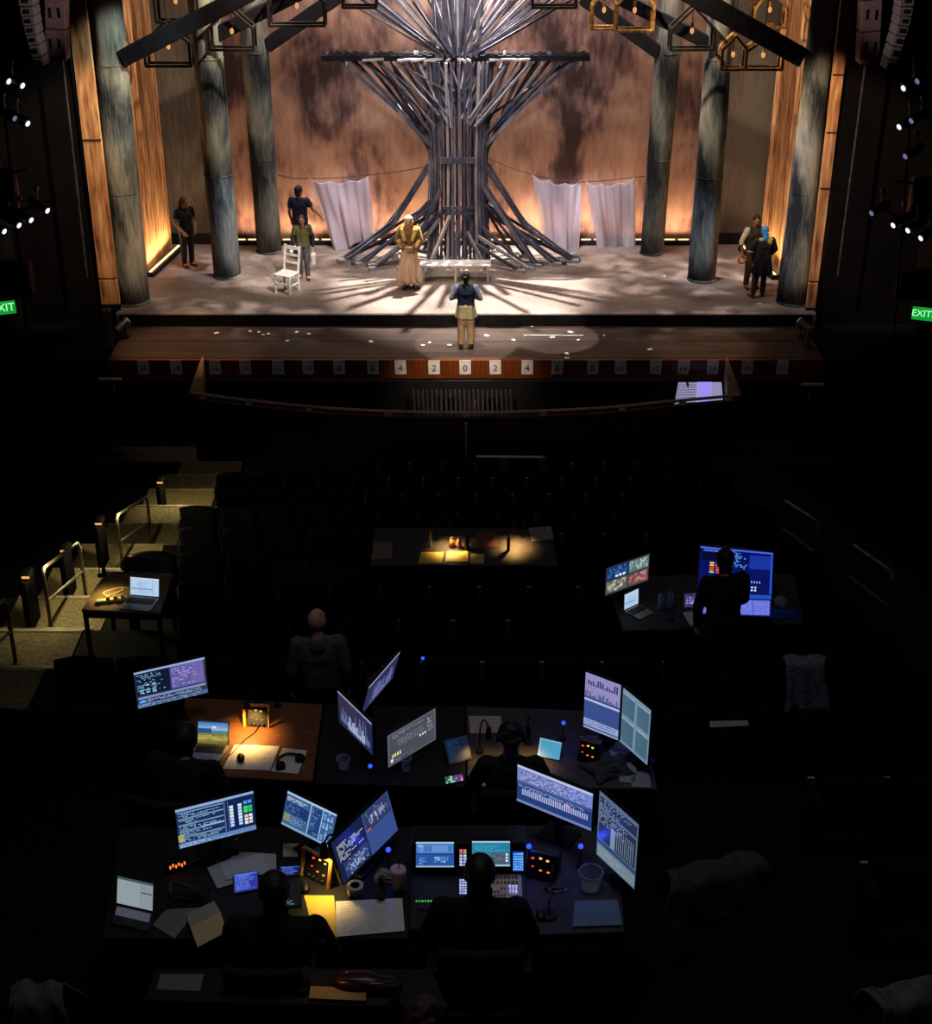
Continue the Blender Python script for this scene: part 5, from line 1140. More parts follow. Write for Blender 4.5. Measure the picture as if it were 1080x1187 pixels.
# ---------------------------------------------------------------- lighting console of the nearest tables
cz = T1
c = AZ(545, 1020, cz)
con = thing('lighting_console', 'lighting console with two lit touchscreens in front of the seated operator', 'console', (c.x, c.y, cz))
A, B, Cc, D = quadz([(474, 1078), (612, 1078), (609, 1012), (476, 1012)], cz + .07)
MB().prism([A, B, Cc, D], (0, 0, -.068)).build('control_deck', M('console charcoal', C(24, 23, 25), C(17, 16, 18), 14, .5), con, world=True, bevel=.008)
b0, b1 = D + V((0, .0, -.068)), Cc + V((0, .0, -.068)); tp = V((0, .16, .26))
MB().prism([b0, b0 + V((0, .04, .27)), b0 + V((0, .24, .25)), b0 + V((0, .24, 0))], b1 - b0).build('monitor_hood', M('console charcoal', C(46, 44, 46)), con, world=True, bevel=.008)
def console_panel(px, y, content, seed, name='touchscreen'):
    (x0, y0), (x1, y1) = px; pl_ = D.y + y
    q = [AY(x0, y0, pl_ + .02), AY(x1, y0, pl_ + .02), AY(x1, y1, pl_), AY(x0, y1, pl_)]
    f = Face(*q); 
    MB().prism([f.at(-.03, -.05), f.at(1.03, -.05), f.at(1.03, 1.05), f.at(-.03, 1.05)], -f.n * .02).build('screen_frame', PLASTIC, con, world=True)
    content(f, random.Random(seed)); f.m.build(name, SCREEN(), con, world=True)
console_panel(((482, 976), (526, 1005)), -.012, c_touch1, 31); console_panel(((547, 975), (591, 1004)), -.012, c_touch2, 32)
def c_leds(f, r): f.r(0, 0, 1, 1, C(20, 20, 26), 0); f.cells(0, 0, 1, .28, 2, 2, [C(90, 220, 130), C(240, 90, 80), C(255, 120, 110)], r, .25); f.cells(0, .3, 1, 1, 2, 4, [C(214, 206, 244), C(190, 184, 240)], r, .25)
def c_leds2(f, r): f.r(0, 0, 1, 1, C(20, 24, 60), 0); f.cells(0, 0, 1, 1, 3, 6, [C(170, 180, 250), C(200, 206, 255)], r, .28)
def c_bluekeys(f, r): f.r(0, 0, 1, 1, C(20, 60, 190), 0); f.cells(.05, .05, .95, .95, 5, 7, [C(90, 180, 255), C(130, 205, 255)], r, .3)
console_panel(((532, 984), (541, 1004)), -.014, c_leds, 33, 'button_block'); console_panel(((594, 987), (607, 1010)), -.014, c_bluekeys, 34, 'button_block')
def deck_face(px, content, seed, name, mat=None, z=cz + .072):
    q = quadz(px, z); f = Face(*q); content(f, random.Random(seed)); return f.m.build(name, mat or SCREEN(), con, world=True)
deck_face([(532, 1019), (541, 1019), (541, 1037), (532, 1037)], c_leds2, 35, 'button_block')
def c_keypad(f, r): f.r(0, 0, 1, 1, C(206, 166, 156), 0); f.cells(.05, .05, .9, .32, 7, 2, [C(60, 50, 50), C(80, 68, 66)], r, .4); f.cells(.1, .36, .5, .62, 4, 3, [C(200, 190, 200), C(90, 78, 78)], r, .35); f.cells(.55, .36, .92, .72, 4, 3, [C(190, 186, 240), C(220, 214, 250)], r, .3); f.r(.55, .75, .92, .8, C(210, 206, 250), 3)  # tan base painted lighter for the local light on the keypad
deck_face([(568, 1012), (604, 1012), (606, 1058), (568, 1058)], c_keypad, 36, 'keypad', PRINT())
deck_face([(589, 1026), (600, 1026), (600, 1036), (589, 1036)], c_leds2, 39, 'button_block')
def c_greens(f, r): f.r(0, 0, 1, 1, C(10, 14, 10), 0); f.cells(0, 0, .62, 1, 6, 1, [C(70, 200, 60), C(100, 230, 80)], r, .5); f.cells(.65, 0, 1, 1, 4, 1, [C(90, 80, 80)], r, .5)
deck_face([(481, 1043), (514, 1043), (514, 1046.5), (481, 1046.5)], c_greens, 37, 'fader_lights')
fm_ = MB()
for i in range(9):
    q = AZ(485 + 4.6 * i, 1056 + (i % 3), cz + .074); fm_.box(q, (.004, .08, .004)); fm_.box(q + V((0, RNG.uniform(-.03, .03), .006)), (.014, .022, .012))
fm_.build('fader_bank', PLASTIC, con, world=True)

# ---------------------------------------------------------------- big blue console at the right
c = AZ(852, 700, T3); o = thing('sound_console', 'wide console glowing deep blue in front of the standing operator', 'console', (c.x, c.y, T3))
q0, q1 = AZ(808, 685, T3 + .14), AZ(894, 689, T3 + .14); t0, t1 = AY(812, 633, q0.y + .12), AY(896, 641, q1.y + .12)
f = Face(t0, t1, q1, q0); c_lightboard(f, random.Random(41)); f.m.build('display', SCREEN(), o, world=True)
MB().prism([f.at(-.02, -.03), f.at(1.02, -.03), f.at(1.02, 1.03), f.at(-.02, 1.03)], -f.n * .05).build('display_housing', PLASTIC, o, world=True, bevel=.01)
k0, k1, k2, k3 = quadz([(805, 687), (894, 690), (893, 715), (806, 712)], T3 + .10)
MB().prism([k0, k1, k2, k3], (0, 0, -.098)).build('control_surface', PLASTIC, o, world=True, bevel=.008)
f = Face(*[p + V((0, 0, .003)) for p in (k0, k1, k2, k3)])
def c_faderlight(f, r): f.r(0, 0, 1, 1, C(20, 34, 110), 0); f.r(.02, .3, .3, .95, C(104, 116, 216), 1); f.r(.55, .28, .98, .95, C(112, 124, 226), 1); f.lines(.56, .3, .97, .94, 8, C(70, 82, 180), r, .6, lo=.9); f.r(.76, .28, .77, .95, C(60, 70, 160), 3); f.r(0, 0, 1, .2, C(34, 80, 190), 1)
c_faderlight(f, random.Random(42)); f.m.build('fader_surface', SCREEN(), o, world=True)

# ---------------------------------------------------------------- paper
def paper(label, px, z, col, seed, rows=9, txt=None, name='script_page', cat='paper', th=.004, fold=None, group=None):
    q = quadz(px, z + th + .001); c = sum(q, V()) / 4; o = thing(name, label, cat, (c.x, c.y, z), group=group)
    MB().prism(q, (0, 0, -th)).build('sheet_stack' if th > .006 else 'sheet', M('paper edge', C(190, 184, 172)), o, world=True)
    f = Face(*q); rr = random.Random(seed); f.r(0, 0, 1, 1, col, 1)
    if rows: f.lines(.07, .06, .94, .95, rows, txt or tuple(x * .55 for x in col[:3]) + (1,), rr, .75, h=.3, lo=.6, lay=2)
    f.m.build('printed_face', PRINT(), o, world=True); return o
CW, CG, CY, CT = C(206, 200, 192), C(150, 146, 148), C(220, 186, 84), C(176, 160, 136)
paper('wide double page script with the shadow of a bottle across it', [(389, 1045), (466, 1041), (469, 1079), (390, 1086)], T1, CW, 51, 10, th=.01)
paper('yellow sheet painting the lamp-lit tabletop patch beside the wide script', [(352, 1038), (387, 1038), (391, 1088), (366, 1090)], T1, C(206, 170, 40), 52, 0, name='folder', cat='folder')  # yellow sheet paints the lamp's pool on the wood tabletop
paper('grey sheet between laptop and folded booklet on the nearest table', [(205, 1040), (230, 1052), (202, 1088), (177, 1072)], T1, C(120, 112, 108), 53, 8)
paper('grey page in the pile behind the blue lit tablet, hindmost sheet', [(272, 987), (320, 990), (320, 1010), (262, 1004)], T1, C(168, 164, 164), 54, 0)
paper('grey page in the pile behind the blue lit tablet, leftmost sheet', [(240, 1006), (275, 992), (292, 1018), (252, 1030)], T1 + .006, C(160, 156, 156), 55, 0)
paper('grey page in the pile behind the blue lit tablet, topmost sheet', [(254, 1000), (304, 990), (312, 1012), (262, 1020)], T1 + .012, C(176, 172, 172), 56, 0)
o = thing('open_booklet', 'folded tan booklet lying open at the front left of the nearest table', 'booklet', AZ(238, 1070, T1))
qa = quadz([(215, 1060), (248, 1044), (256, 1062), (221, 1080)], T1 + .014); qb = quadz([(221, 1080), (256, 1062), (263, 1080), (229, 1098)], T1 + .014)
qa[2].z += .035; qa[3].z += .035; qb[0] = qa[3].copy(); qb[1] = qa[2].copy()
for q, nm, cc in ((qa, 'upper_leaf', C(150, 138, 116)), (qb, 'lower_leaf', C(196, 160, 106))): MB().prism(q, (0, 0, -.006), col=cc).build(nm, PRINT(), o, world=True)
paper('small white note card with yellow-green corner behind the tablets', [(328, 978), (346, 978), (345, 993), (328, 993)], T1, C(170, 164, 150), 57, 0, name='note_card', cat='card')
paper('lamp-lit yellow script page under the mouse on the second table', [(272, 863), (324, 865), (313, 893), (258, 891)], T2, CW, 58, 9)
paper('lamp-lit page lying under dark headphones on the second table', [(328, 867), (356, 870), (345, 897), (314, 894)], T2, CW, 59, 8)
paper('tan page at the back of the second table in the middle', [(543, 830), (580, 830), (583, 849), (545, 850)], T2, C(170, 152, 138), 60, 5)
paper('white page beside the mouse on the blue lit table', [(791, 710), (807, 708), (814, 722), (800, 725)], T3, CW, 61, 6)
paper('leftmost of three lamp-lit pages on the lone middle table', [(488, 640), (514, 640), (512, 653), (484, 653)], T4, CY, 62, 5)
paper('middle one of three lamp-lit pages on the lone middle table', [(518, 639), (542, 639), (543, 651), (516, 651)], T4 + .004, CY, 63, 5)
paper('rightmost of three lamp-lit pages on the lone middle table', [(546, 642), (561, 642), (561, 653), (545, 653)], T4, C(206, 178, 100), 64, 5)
paper('grey folder of papers at the right end of the lone middle table', [(613, 612), (638, 610), (642, 624), (617, 627)], T4, C(140, 138, 128), 65, 4, name='folder', cat='folder', th=.02)
paper('dim rose page at the left end of the lone middle table', [(434, 628), (455, 628), (454, 646), (430, 648)], T4, C(120, 92, 88), 66, 5)
paper('maroon folder behind the bottles on the lone middle table', [(553, 617), (576, 617), (576, 634), (552, 634)], T4, C(104, 58, 52), 67, 0, name='folder', cat='folder')
paper('pale sheet resting on a dark seat back right of the tall monitors', [(822, 836), (866, 835), (868, 841), (823, 843)], 4.285, C(150, 140, 132), 68, 0)
for lab, px in (('grey page on the right end of the second table, nearest the four-pane monitor', [(700, 862), (718, 858), (730, 872), (712, 880)]), ('grey page on the right end of the second table, at its front corner', [(730, 894), (752, 896), (755, 913), (732, 912)]), ('grey page on the right end of the second table, right of the red intercom', [(716, 885), (738, 884), (736, 908), (718, 906)]), ('grey page on the right end of the second table, farthest back', [(672, 853), (692, 853), (704, 866), (684, 868)])):
    paper(lab, px, T2, C(140, 136, 144), 69, 4)
paper('blue-grey tablet folder at the front right of the nearest table', [(666, 1044), (716, 1043), (721, 1072), (664, 1074)], T1, C(80, 104, 138), 70, 0, name='folder', cat='folder', th=.015)

# ---------------------------------------------------------------- small screens lying or leaning
def tablet(label, tl, tr, br, bl, z, content, seed, lean=.12, name='tablet', cat='tablet'):
    b0, b1 = AZ(*bl, z + .012), AZ(*br, z + .012); t0, t1 = AY(*tl, b0.y + lean), AY(*tr, b1.y + lean)
    if min(t0.z, t1.z) < z + .012: t0, t1 = AZ(*tl, z + .012), AZ(*tr, z + .012)
    c = (b0 + b1) / 2; o = thing(name, label, cat, (c.x, c.y, z)); f = Face(t0, t1, b1, b0)
    MB().prism([f.at(-.05, -.06), f.at(1.05, -.06), f.at(1.05, 1.06), f.at(-.05, 1.06)], -f.n * .010).build('case', PLASTIC, o, world=True, bevel=.003)
    content(f, random.Random(seed)); f.m.build('screen', SCREEN(), o, world=True)
    a, b = f.at(.5, .15) - f.n * .012, f.at(.5, .5) - f.n * .012
    if t0.z > z + .05: MB().bar(a, V((a.x, a.y + .09, z + .004)), .09, .008).build('easel', PLASTIC, o, world=True)
    return o
tablet('tablet with bright blue text left of the near operator on the left', (271, 1014), (298, 1010), (299, 1030), (272, 1035), T1, c_bluetext, 71)
tablet('slim tablet with bright blue text right of the near operator on the left', (325, 1005), (347, 1004), (347, 1013), (325, 1016), T1, c_bluetext, 72)
def c_darkphone(f, r): f.r(0, 0, 1, 1, C(10, 14, 20), 0); f.lines(.1, .78, .9, .95, 2, C(120, 160, 180), r, .8); f.lines(.2, .2, .6, .5, 3, C(50, 60, 80), r, .6)
tablet('dark phone tray with a pale line of text beside the yellow patch', (330, 1018), (348, 1017), (349, 1050), (330, 1051), T1, c_darkphone, 73, name='phone', cat='phone')
tablet('cyan tablet in a ringed case on the second table at the right', (626, 855), (651, 861), (648, 881), (623, 876), T2, c_cyan, 74)
tablet('dim navy tablet on the second table right of the grey page monitor', (514, 858), (541, 852), (546, 878), (521, 886), T2, c_dimtab, 75)
tablet('small phone lit mint and pink at the front of the second table', (515, 901), (536, 897), (537, 905), (517, 909), T2, c_phone, 76, name='phone', cat='phone')
def c_lav(f, r): f.r(0, 0, 1, 1, C(110, 96, 168), 0); f.cells(.1, .2, .9, .8, 3, 3, [C(140, 120, 200), C(90, 80, 150)], r, .3); f.r(.6, .6, .75, .75, C(200, 150, 220), 4)
tablet('box face glowing lavender between the bottles and the blue console', (793, 688), (807, 688), (807, 704), (793, 704), T3, c_lav, 77)  # box lit lavender, its light emitted from the face

# ---------------------------------------------------------------- intercom boxes and lamps
REDL, YELL, ORGL = E('red led', (1, .05, .03, 1), 1.3), E('yellow led', (1, .55, .08, 1), 1.3), E('orange led', (1, .22, .04, 1), 1.2)
TIMB = M('amber wood frame', C(190, 140, 70), C(150, 106, 52), 8, .5)
def intercom(label, px, z, w_, rz, frame=False, h=.14):
    c = AZ(*px, z); o = thing('intercom_station', label, 'intercom', (c.x, c.y, z), rz); d = .16
    MB().prism([(-w_ / 2, -d * .35, 0), (-w_ / 2, d * .65, 0), (-w_ / 2, d * .65, h), (-w_ / 2, d * .25, h)], (w_, 0, 0)).build('case', PLASTIC, o, bevel=.006)
    at = lambda u, v: V((w_ * (u - .5), lerp(-d * .35, d * .25, v) - .004, lerp(0, h, v) + .004))
    for u, v, m_, r_ in ((.16, .74, REDL, .011), (.20, .45, REDL, .008), (.42, .78, YELL, .011), (.66, .74, YELL, .011), (.48, .36, ORGL, .010), (.74, .34, ORGL, .010)):
        MB().ball(at(u, v), (r_ * 1.0, r_ * .6, r_ * .6), 10, 6).build('indicator', m_, o, smooth=True)
    m = MB()
    for k in range(4): m.cyl(at(.2 + .2 * k, .14), at(.2 + .2 * k, .14) + V((0, -.012, .006)), .009, n=10)
    m.build('knobs', STEEL, o)
    if frame:
        for s in (-1, 1): MB().tube([(s * (w_ / 2 + .015), -.06, 0), (s * (w_ / 2 + .015), -.02, h + .05)], .012, 6).build('handle_post', TIMB, o)
        MB().tube([(-w_ / 2 - .015, -.02, h + .05), (w_ / 2 + .015, -.02, h + .05)], .012, 6).build('handle_bar', TIMB, o)
    return o
intercom('red and yellow lit intercom in a wooden frame, nearest table', (372, 1016), T1, .19, R(-36), True)
intercom('red and yellow lit intercom right of the lighting console', (628, 1014), T1, .19, R(-18))
intercom('red and yellow lit intercom in a pale frame on the lamp-lit wood table', (299, 838), T2, .17, R(-3), True)
intercom('red and yellow lit intercom below the tall lavender monitor', (682, 880), T2, .16, R(-22))
o = thing('desk_clock', 'small black clock with glowing orange digits, left of nearest tables', 'clock', AZ(206, 1008, T1), R(20))
MB().prism([(-.07, -.03, 0), (-.07, .05, 0), (-.07, .05, .07), (-.07, .01, .07)], (.14, 0, 0)).build('case', PLASTIC, o, bevel=.004)
m = MB()
for k in range(6): m.box((-.045 + .018 * k, -.015, .04 + .012 * (k % 2)), (.010, .012, .016))
m.build('digits', ORGL, o)
def littlite(label, base, tip, z, power, col=(1, .62, .2), aim=None, shade=True):
    b = AZ(*base, z); t = AZ(*tip, z) ; t.z = z + .30
    o = thing('desk_lamp', label, 'lamp', (b.x, b.y, z))
    MB().cyl((b.x, b.y, z), (b.x, b.y, z + .03), .035, .03, 12).build('base', BLACK, o, world=True)
    pts = [V((b.x, b.y, z + .03)), V((b.x, b.y, z + .2)), b.lerp(t, .25) + V((0, 0, .33)), b.lerp(t, .6) + V((0, 0, .36 if t.z - z < .31 else .3)) , t + V((0, 0, .05))]
    pts[2].z = z + .32; pts[3].z = z + .37
    MB().tube(spline(pts, 5), .007, 6).build('gooseneck', BLACK, o, world=True, smooth=True)
    d = ((aim or V((t.x, t.y - .03, z))) - t).normalized()
    MB().cyl(t - d * .05, t + d * .045, .018, .03, 12).build('lamp_head', BLACK, o, world=True)
    MB().ball(t + d * .02, .012, 8, 6).build('bulb', E('warm lamp bulb', (1, .6, .22, 1), 6), o, world=True)
    l = spot('desk lamp light', t + d * .05, t + d, power, col, 120, .8, .015); return o
littlite('gooseneck lamp lighting the yellow patch on the nearest table', (393, 1012), (378, 1030), T1, 9, (1, .70, .22))
littlite('gooseneck lamp lighting the orange wood of the second table', (322, 818), (288, 850), T2, 34, (1, .60, .17))
littlite('gooseneck lamp by the left ear of the hidden seated person', (556, 872), (566, 886), T2, 5)
littlite('gooseneck lamp by the cyan tablet on the second table', (612, 862), (611, 884), T2, 9)
littlite('left gooseneck lamp on the lone middle table', (506, 626), (522, 634), T4, 34, (1, .66, .24))
littlite('right gooseneck lamp on the lone middle table', (606, 622), (596, 632), T4, 46, (1, .60, .18))
littlite('small lamp lighting the cables on the aisle table', (116, 668), (124, 690), T5, 10, (1, .72, .30))
BLUEG_ = E('blue glow globe', (.03, .08, 1, 1), 1.1)
def led_ball(label, px, z, h, r=.017, col=None):
    c = AZ(*px, z + h); o = thing('work_light', label, 'light', (c.x, c.y, z))
    MB().cyl((0, 0, 0), (0, 0, .02), .025, n=12).build('base', BLACK, o); MB().tube([(0, 0, .01), (0, 0, h - r)], .005, 6).build('stem', BLACK, o)
    MB().ball((0, 0, h), r, 10, 8).build('glow', col or E('blue led', (.03, .09, 1, 1), 1.3), o, smooth=True)
    point('blue work light', (c.x, c.y - .03, z + h + .04), .5, (.03, .07, 1), .02)
for lab, px, z in (('blue work light behind the camera picture monitor', (450, 985), T1), ('blue work light between console keys and intercom', (613, 981), T1), ('blue work light at the left foot of the tall spreadsheet monitor', (673, 981), T1), ('blue work light under the dim dark blue monitor', (429, 888), T2),
                   ('blue work light left of the tall lavender monitor', (653, 838), T2), ('blue work light on the outer edge of the four-pane monitor', (752, 829), T2), ('tiny blue light standing among the dark middle seats', (490, 763), ZF(AF(490, 763, .9).y))):
    led_ball(lab, px, z, .16 if z != ZF(AF(490, 763, .9).y) else .9)

# ---------------------------------------------------------------- cups, bottles, cables, mice, headphones
CLEAR = None
def clear_mat():
    m = bpy.data.materials.new('clear plastic'); m.use_nodes = True; b = m.node_tree.nodes['Principled BSDF']
    b.inputs['Transmission Weight'].default_value = .85; b.inputs['Roughness'].default_value = .12; b.inputs['Base Color'].default_value = (.8, .82, .84, 1); b.inputs['IOR'].default_value = 1.15; return m
CLEAR = clear_mat()
c = AZ(462, 1032, T1); o = thing('iced_drink', 'pink iced drink with a straw beside the wide script', 'drink', c)
MB().lathe((0, 0, 0), [(.032, 0), (.048, .15)], 24).build('cup', M('pink drink', C(240, 184, 168), C(214, 156, 140), 14, .3), o, smooth=False, bevel=.002)
MB().lathe((0, 0, .15), [(.051, 0), (.051, .008), (.046, .02), (.02, .024)], 24).build('lid', M('pale lid', C(214, 170, 156), rough=.3), o); MB().tube([(0, 0, .16), (.012, .01, .25)], .004, 6).build('straw', M('dark red straw', C(90, 30, 34)), o)
c = AZ(412, 1034, T1); o = thing('tape_roll', 'roll of white tape standing by the camera picture monitor', 'tape', c)
MB().lathe((0, 0, 0), [(.03, .002), (.05, .002), (.05, .055), (.03, .055), (.03, .002)], 28).build('roll', M('white tape', C(190, 180, 164), C(170, 160, 146), 6), o); MB().lathe((0, 0, 0), [(.026, .0), (.03, .0), (.03, .056), (.026, .056), (.026, 0)], 28).build('core', M('card core', C(120, 92, 62)), o)
def bottle(label, px, z, r, h, mat, cap, name='water_bottle', cat='bottle'):
    c = AZ(*px, z); o = thing(name, label, cat, c)
    MB().lathe((0, 0, 0), [(r * .96, 0), (r, .01), (r, h * .68), (r * .45, h * .84), (r * .42, h * .9)], 18).build('body', mat, o, smooth=True)
    MB().cyl((0, 0, h * .88), (0, 0, h), r * .48, n=14).build('cap', cap, o); return o
bottle('small brown glass bottle shadowing the wide script', (442, 1042), T1, .028, .17, M('brown glass', C(70, 44, 24), C(50, 30, 18), rough=.15), BLACK)
BSTEEL = M('pale blue bottle', C(120, 140, 170), C(96, 114, 140), rough=.3)
bottle('left one of two pale drink bottles on the blue lit table', (766, 706), T3, .04, .24, BSTEEL, BLACK); bottle('right one of two pale drink bottles on the blue lit table', (776, 705), T3, .038, .25, BSTEEL, STEEL)
for k, (px, h, mm) in enumerate((((524, 634), .14, M('amber jar', C(170, 110, 50), C(120, 76, 34), rough=.25)), ((532, 635), .16, M('rose jar', C(150, 96, 76), rough=.25)), ((541, 637), .2, M('dark flask', C(44, 36, 34), rough=.3)), ((549, 636), .2, M('steel flask', C(150, 140, 130), rough=.25)))):
    bottle('%s of four small bottles from the left lamp on the lone middle table' % ORD[k], px, T4, .035, h, mm, BLACK)
bottle('tall thin flask left of the lamp on the lone middle table', (499, 634), T4, .02, .24, M('steel flask', C(150, 140, 130), rough=.25), STEEL)
bottle('dark flask beside the right lamp on the lone middle table', (589, 638), T4, .022, .24, M('dark flask', C(44, 36, 34), rough=.3), BLACK)
def cup(label, px, z, r, h, mat, name='plastic_cup'):
    c = AZ(*px, z); o = thing(name, label, 'cup', c); MB().lathe((0, 0, 0), [(r * .8, 0), (r, h), (r * .94, h), (r * .75, .006)], 22).build('body', mat, o, smooth=False)
    MB().torus((0, 0, h), r, .003, 22, 6).build('rim', mat, o); return o
cup('clear plastic cup lying near the headphone page on the second table', (398, 890), T2, .055, .09, CLEAR); cup('small clear glass in front of the grey page monitor', (471, 893), T2, .04, .12, CLEAR)
cup('big clear cup with a pale ring below the tall spreadsheet monitor', (684, 1028), T1, .075, .12, CLEAR)
def mouse(label, px, z, rz): 
    c = AZ(*px, z); o = thing('computer_mouse', label, 'mouse', c, rz); MB().ball((0, 0, .012), (.032, .055, .026), 14, 8).build('shell', PLASTIC, o, smooth=True); MB().box((0, .022, .037), (.008, .016, .006)).build('wheel', STEEL, o)
mouse('black mouse on the lamp-lit yellow script page', (279, 880), T2 + .008, .2); mouse('black mouse on the blue lit table', (777, 719), T3, .6); mouse('black mouse left of the yellow patch', (354, 1030), T1, .1); mouse('black mouse below the grey ring on the nearest table', (627, 1062), T1, 0)
o = thing('headphones', 'dark headphones resting on a page of the second table', 'headphones', AZ(335, 884, T2 + .008), .6)
MB().tube([(.09 * math.cos(a), .09 * math.sin(a), .02) for a in [R(-10 + 20 * i) for i in range(11)]], .010, 6).build('headband', PLASTIC, o, smooth=True)
for s in (-1, 1): MB().cyl((s * .085, -.02, .004), (s * .085, -.02, .045), .042, .036, 16).build('ear_cup', PLASTIC, o, bevel=.006)
o = thing('headphone_ring', 'grey ring on a gooseneck stand right of the lighting console', 'lamp', AZ(636, 1062, T1))  # grey ring of a headphone set, gives no light
MB().cyl((0, 0, 0), (0, 0, .02), .05, n=16).build('base', BLACK, o); MB().tube([(0, 0, .02), (.0, .02, .12), (.03, .04, .14)], .006, 6).build('stem', STEEL, o); MB().torus((.05, .06, .15), .05, .007, 28, 8, rot=Matrix.Rotation(R(-25), 3, 'X')).build('ring', STEEL, o, smooth=True)
o = thing('microphone_gooseneck', 'short chrome gooseneck right of the red intercom, nearest table', 'microphone', AZ(637, 1030, T1))
MB().cyl((0, 0, 0), (0, 0, .02), .035, n=14).build('base', BLACK, o); MB().tube([(0, 0, .02), (.01, 0, .12), (.02, .01, .2)], .006, 6).build('neck', MIC, o); MB().cyl((.02, .01, .2), (.022, .014, .25), .012, n=10).build('capsule', BLACK, o)
def cable(label, pts, z, r, mat, name='cable'): tag(MB().tube(spline([AZ(x_, y_, z + r) for x_, y_ in pts], 6), r, 6).build(name, mat, smooth=True), label, 'cable')
CABG = M('grey cable', C(110, 104, 98), rough=.5); CABY = M('cream cable', C(216, 190, 130), rough=.5); CABK = M('black cable', C(26, 26, 28), rough=.5)
cable('grey cable looping below the cue list monitor, left one', [(246, 980), (240, 990), (228, 997), (214, 1004)], T1, .006, CABG); cable('grey cable looping below the cue list monitor, right one', [(276, 972), (262, 980), (256, 994), (250, 1000)], T1, .006, CABG)
cable('thin grey cable ring left of the grey page pile', [(226, 1030), (200, 1022), (198, 1036), (204, 1040)], T1, .004, CABG)
cable('cream cable coiled on the aisle table', [(152, 682), (140, 681), (128, 684), (120, 687), (124, 691), (134, 688), (144, 683)], T5, .008, CABY); cable('dark cable crossing the lamp-lit wood toward the intercom', [(300, 842), (294, 850), (284, 857), (276, 866), (262, 880)], T2, .005, CABK)
o = thing('power_strip', 'cream power strip with plugs on the aisle table', 'power strip', AZ(134, 697, T5), .25)
MB().box((0, 0, .02), (.26, .06, .04)).build('body', M('cream plastic', C(220, 196, 130)), o, bevel=.006)
for k in range(3): MB().box((-.08 + .08 * k, 0, .055), (.04, .04, .035)).build('plug', M('tan plastic', C(180, 150, 96)), o, bevel=.004)
o = thing('charger_brick', 'small green-lit charger at the front corner of the aisle table', 'charger', AZ(116, 699, T5), .3)
MB().box((0, 0, .02), (.08, .07, .04)).build('body', M('pale green plastic', C(170, 196, 130)), o, bevel=.005); MB().box((.0, -.03, .043), (.02, .012, .004)).build('indicator', E('green led', (.3, 1, .2, 1), .8), o)
o = thing('backpack', 'dark bag slumped behind the laptop on the aisle table', 'bag', AZ(160, 664, T5))
blob('body', [('ball', V((0, .06, .08)), (.2, .09, .09)), ('ball', V((-.13, .05, .07)), (.09, .08, .08)), ('ball', V((.13, .06, .06)), (.1, .08, .07))], BLACKJ, o, .02); MB().tube([(-.15, .02, .16), (-.1, -.04, .22), (.05, -.04, .22), (.1, .02, .18)], .012, 6).build('strap', BLACKJ, o)
o = thing('goblet', 'clear glass globe glinting blue beside the blue console', 'glass', AZ(903, 706, T3)); MB().ball((0, 0, .09), .07, 18, 12).build('globe', CLEAR, o, smooth=True); MB().cyl((0, 0, 0), (0, 0, .03), .04, .03, 16).build('foot', STEEL, o)
def crumple(name, label, cat, px, z, sz, rz, mat, seed):
    c = AZ(*px, z); rr = random.Random(seed); rows = []; N = 22; o = thing(name, label, cat, c, rz); ph = [rr.uniform(0, 6) for _ in range(8)]
    for i in range(N + 1):
        row = []
        for j in range(N + 1):
            u, v = i / N - .5, j / N - .5; e = max(0, 1 - (abs(u) * 2) ** 4) * max(0, 1 - (abs(v) * 2) ** 4)
            h = sz[2] * e * (.55 + .3 * math.sin(9 * u + ph[0] + 4 * math.sin(3 * v + ph[1])) + .2 * math.sin(17 * v + ph[2] + 7 * u)) + .006
            row.append(V((sz[0] * u * (1 + .12 * math.sin(5 * v + ph[3])), sz[1] * v * (1 + .12 * math.sin(6 * u + ph[4])), max(h, .004))))
        rows.append(row)
    m = MB().grid(rows); m.build('cloth', mat, o, smooth=True, solid=.006)
    MB().tube([rows[2][3] + V((0, 0, .01)), rows[8][4] + V((0, 0, .015)), rows[14][3] + V((0, 0, .012)), rows[20][4] + V((0, 0, .01))], .006, 6).build('hem', mat, o); return o
crumple('blue_cloth', 'deep blue cloth lit by the console at the right table end', 'cloth', (908, 712), T3, (.34, .2, .04), -.1, M('blue cloth', C(40, 80, 170), C(28, 58, 130), 10), 3)
crumple('dark_sweater', 'dark knitted sweater bunched on the right end of the second table', 'sweater', (705, 892), T2, (.34, .26, .07), .4, M('charcoal knit', C(56, 54, 58), C(40, 38, 42), 20), 5)
crumple('tissue_heap', 'yellowish crumpled tissue beside the pink iced drink', 'tissue', (446, 1018), T1, (.12, .1, .06), 0, M('amber tissue', C(170, 140, 90), C(130, 104, 66), 12), 6)
crumple('dark_pouch', 'dark rounded pouch behind the folded booklet', 'pouch', (220, 1042), T1, (.26, .16, .05), .2, BLACKJ, 8)

